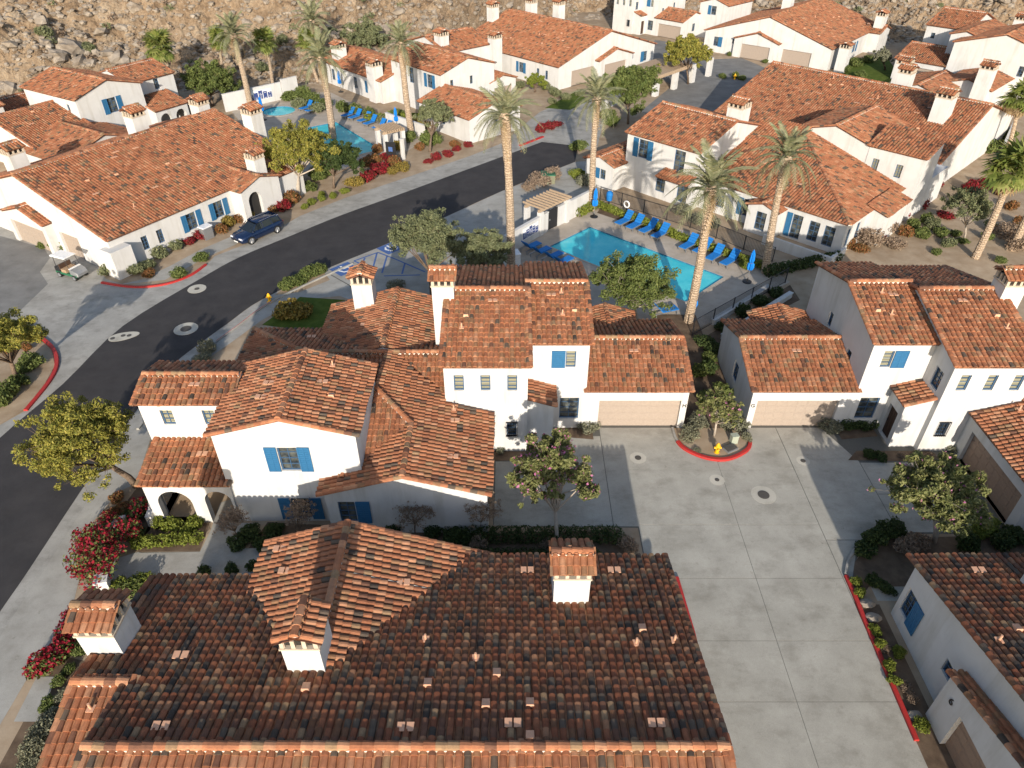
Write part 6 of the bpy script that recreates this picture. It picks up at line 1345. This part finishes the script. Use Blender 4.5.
b = MB(); loft(b, [(-2.34, ring(.78, .42, .86)), (-2.25, ring(.9, .28, .98)), (-1.6, ring(.93, .24, 1.02)), (-.3, ring(.94, .24, 1.0)), (.9, ring(.94, .24, .98)), (1.15, ring(.93, .24, .97)), (1.9, ring(.9, .25, .88)), (2.25, ring(.82, .3, .76)), (2.36, ring(.7, .4, .62))]); b.build('body', 'car_paint', t, True)
cb = MB(); loft(cb, [(-2.2, [(-.72, .97), (.72, .97), (.72, 1.0), (-.72, 1.0)]), (-1.95, [(-.78, .97), (.78, .97), (.62, 1.45), (-.62, 1.45)]), (-1.2, [(-.8, .97), (.8, .97), (.64, 1.53), (-.64, 1.53)]), (.1, [(-.8, .97), (.8, .97), (.64, 1.52), (-.64, 1.52)]), (.45, [(-.79, .97), (.79, .97), (.62, 1.43), (-.62, 1.43)]), (1.2, [(-.74, .95), (.74, .95), (.72, .98), (-.72, .98)])]); cb.build('windows', 'car_glass', t)
rf = MB(); loft(rf, [(-2.0, ring(.64, 1.43, 1.49)), (-1.2, ring(.67, 1.50, 1.57)), (.1, ring(.67, 1.49, 1.56)), (.4, ring(.64, 1.42, 1.48))]); rf.build('roof_panel', 'car_paint', t, True)
for y in (-1, 1):
    for xa, xb in ((-1.05, -1.15), (-.12, -.18), (.5, 1.1), (-1.95, -2.15)): m = MB(); m.tube([(xa, y * .655, 1.5 if abs(xa) < 1.5 else 1.44), (xb, y * .81, .98)], .035, 5); m.build('pillar', 'car_paint', t)
    MB().box(-1.8, .1, y * .58 - .02, y * .58 + .02, 1.58, 1.62).build('roof_rail', 'alloy', t); m = MB(); m.tube([(1.05, y * .8, .98), (1.1, y * 1.02, 1.02)], .07, 6); m.build('mirror', 'car_paint', t)
    MB().box(2.12, 2.33, y * .58 - .16, y * .58 + .16, .64, .76).build('headlight', 'lamp_glass', t); MB().box(-2.33, -2.25, y * .7 - .1, y * .7 + .1, .72, .92).build('tail_light', 'red_plastic', t)
MB().box(2.3, 2.385, -.4, .4, .45, .6).build('grille', 'iron', t); MB().box(2.36, 2.40, -.25, .25, .36, .46).build('number_plate', 'white_paint', t)
for x in (1.42, -1.42):
    for y in (-.84, .84): wheel(t, x, y)
# golf cart
x, y = G(74, 276); t = thing('golf_cart', 'green golf cart with white roof on the villa driveway', 'golf cart', (x, y, .01), R(-24)); m = MB(); m.box(-1.2, 1.15, -.55, .55, .32, .5); m.build('chassis', 'green_paint', t)
f = MB(); loft(f, [(.55, [(-.55, .5), (.55, .5), (.55, .95), (-.55, .95)]), (1.1, [(-.55, .4), (.55, .4), (.5, .8), (-.5, .8)]), (1.32, [(-.5, .4), (.5, .4), (.45, .6), (-.45, .6)])]); f.build('front_cowl', 'grey_metal', t); MB().box(.5, .62, -.52, .52, .93, 1.0).build('dash', 'white_paint', t)
MB().box(-.5, .05, -.52, .52, .5, .78).build('seat', 'tan_vinyl', t); MB().box(-.62, -.5, -.52, .52, .7, 1.15).build('backrest', 'door_wood', t); MB().box(-1.25, -.65, -.5, .5, .5, .85).build('rear_box', 'iron', t)
for y_ in (-.5, .5):
    for xx, x2 in ((.6, .35), (-1.0, -.9)): m = MB(); m.tube([(xx, y_, .8), (x2, y_, 1.85)], .022, 6); m.build('roof_strut', 'iron', t)
rf = MB(); loft(rf, [(-1.15, [(-.58, 1.84), (.58, 1.84), (.5, 1.92), (-.5, 1.92)]), (.5, [(-.58, 1.86), (.58, 1.86), (.5, 1.94), (-.5, 1.94)])]); rf.build('roof_panel', 'white_paint', t)
m = MB(); m.tube([(.5, .25, .95), (.25, .25, 1.1)], .02, 6); m.tube([(.25 + .03 * math.cos(a), .25 + .17 * math.sin(a), 1.1 + .17 * math.cos(a)) for a in [i * math.pi / 6 for i in range(13)]], .018, 5, False); m.build('steering_wheel', 'iron', t)
for xx in (.85, -.85):
    for y_ in (-.5, .5): wheel(t, xx, y_, .23, .18)
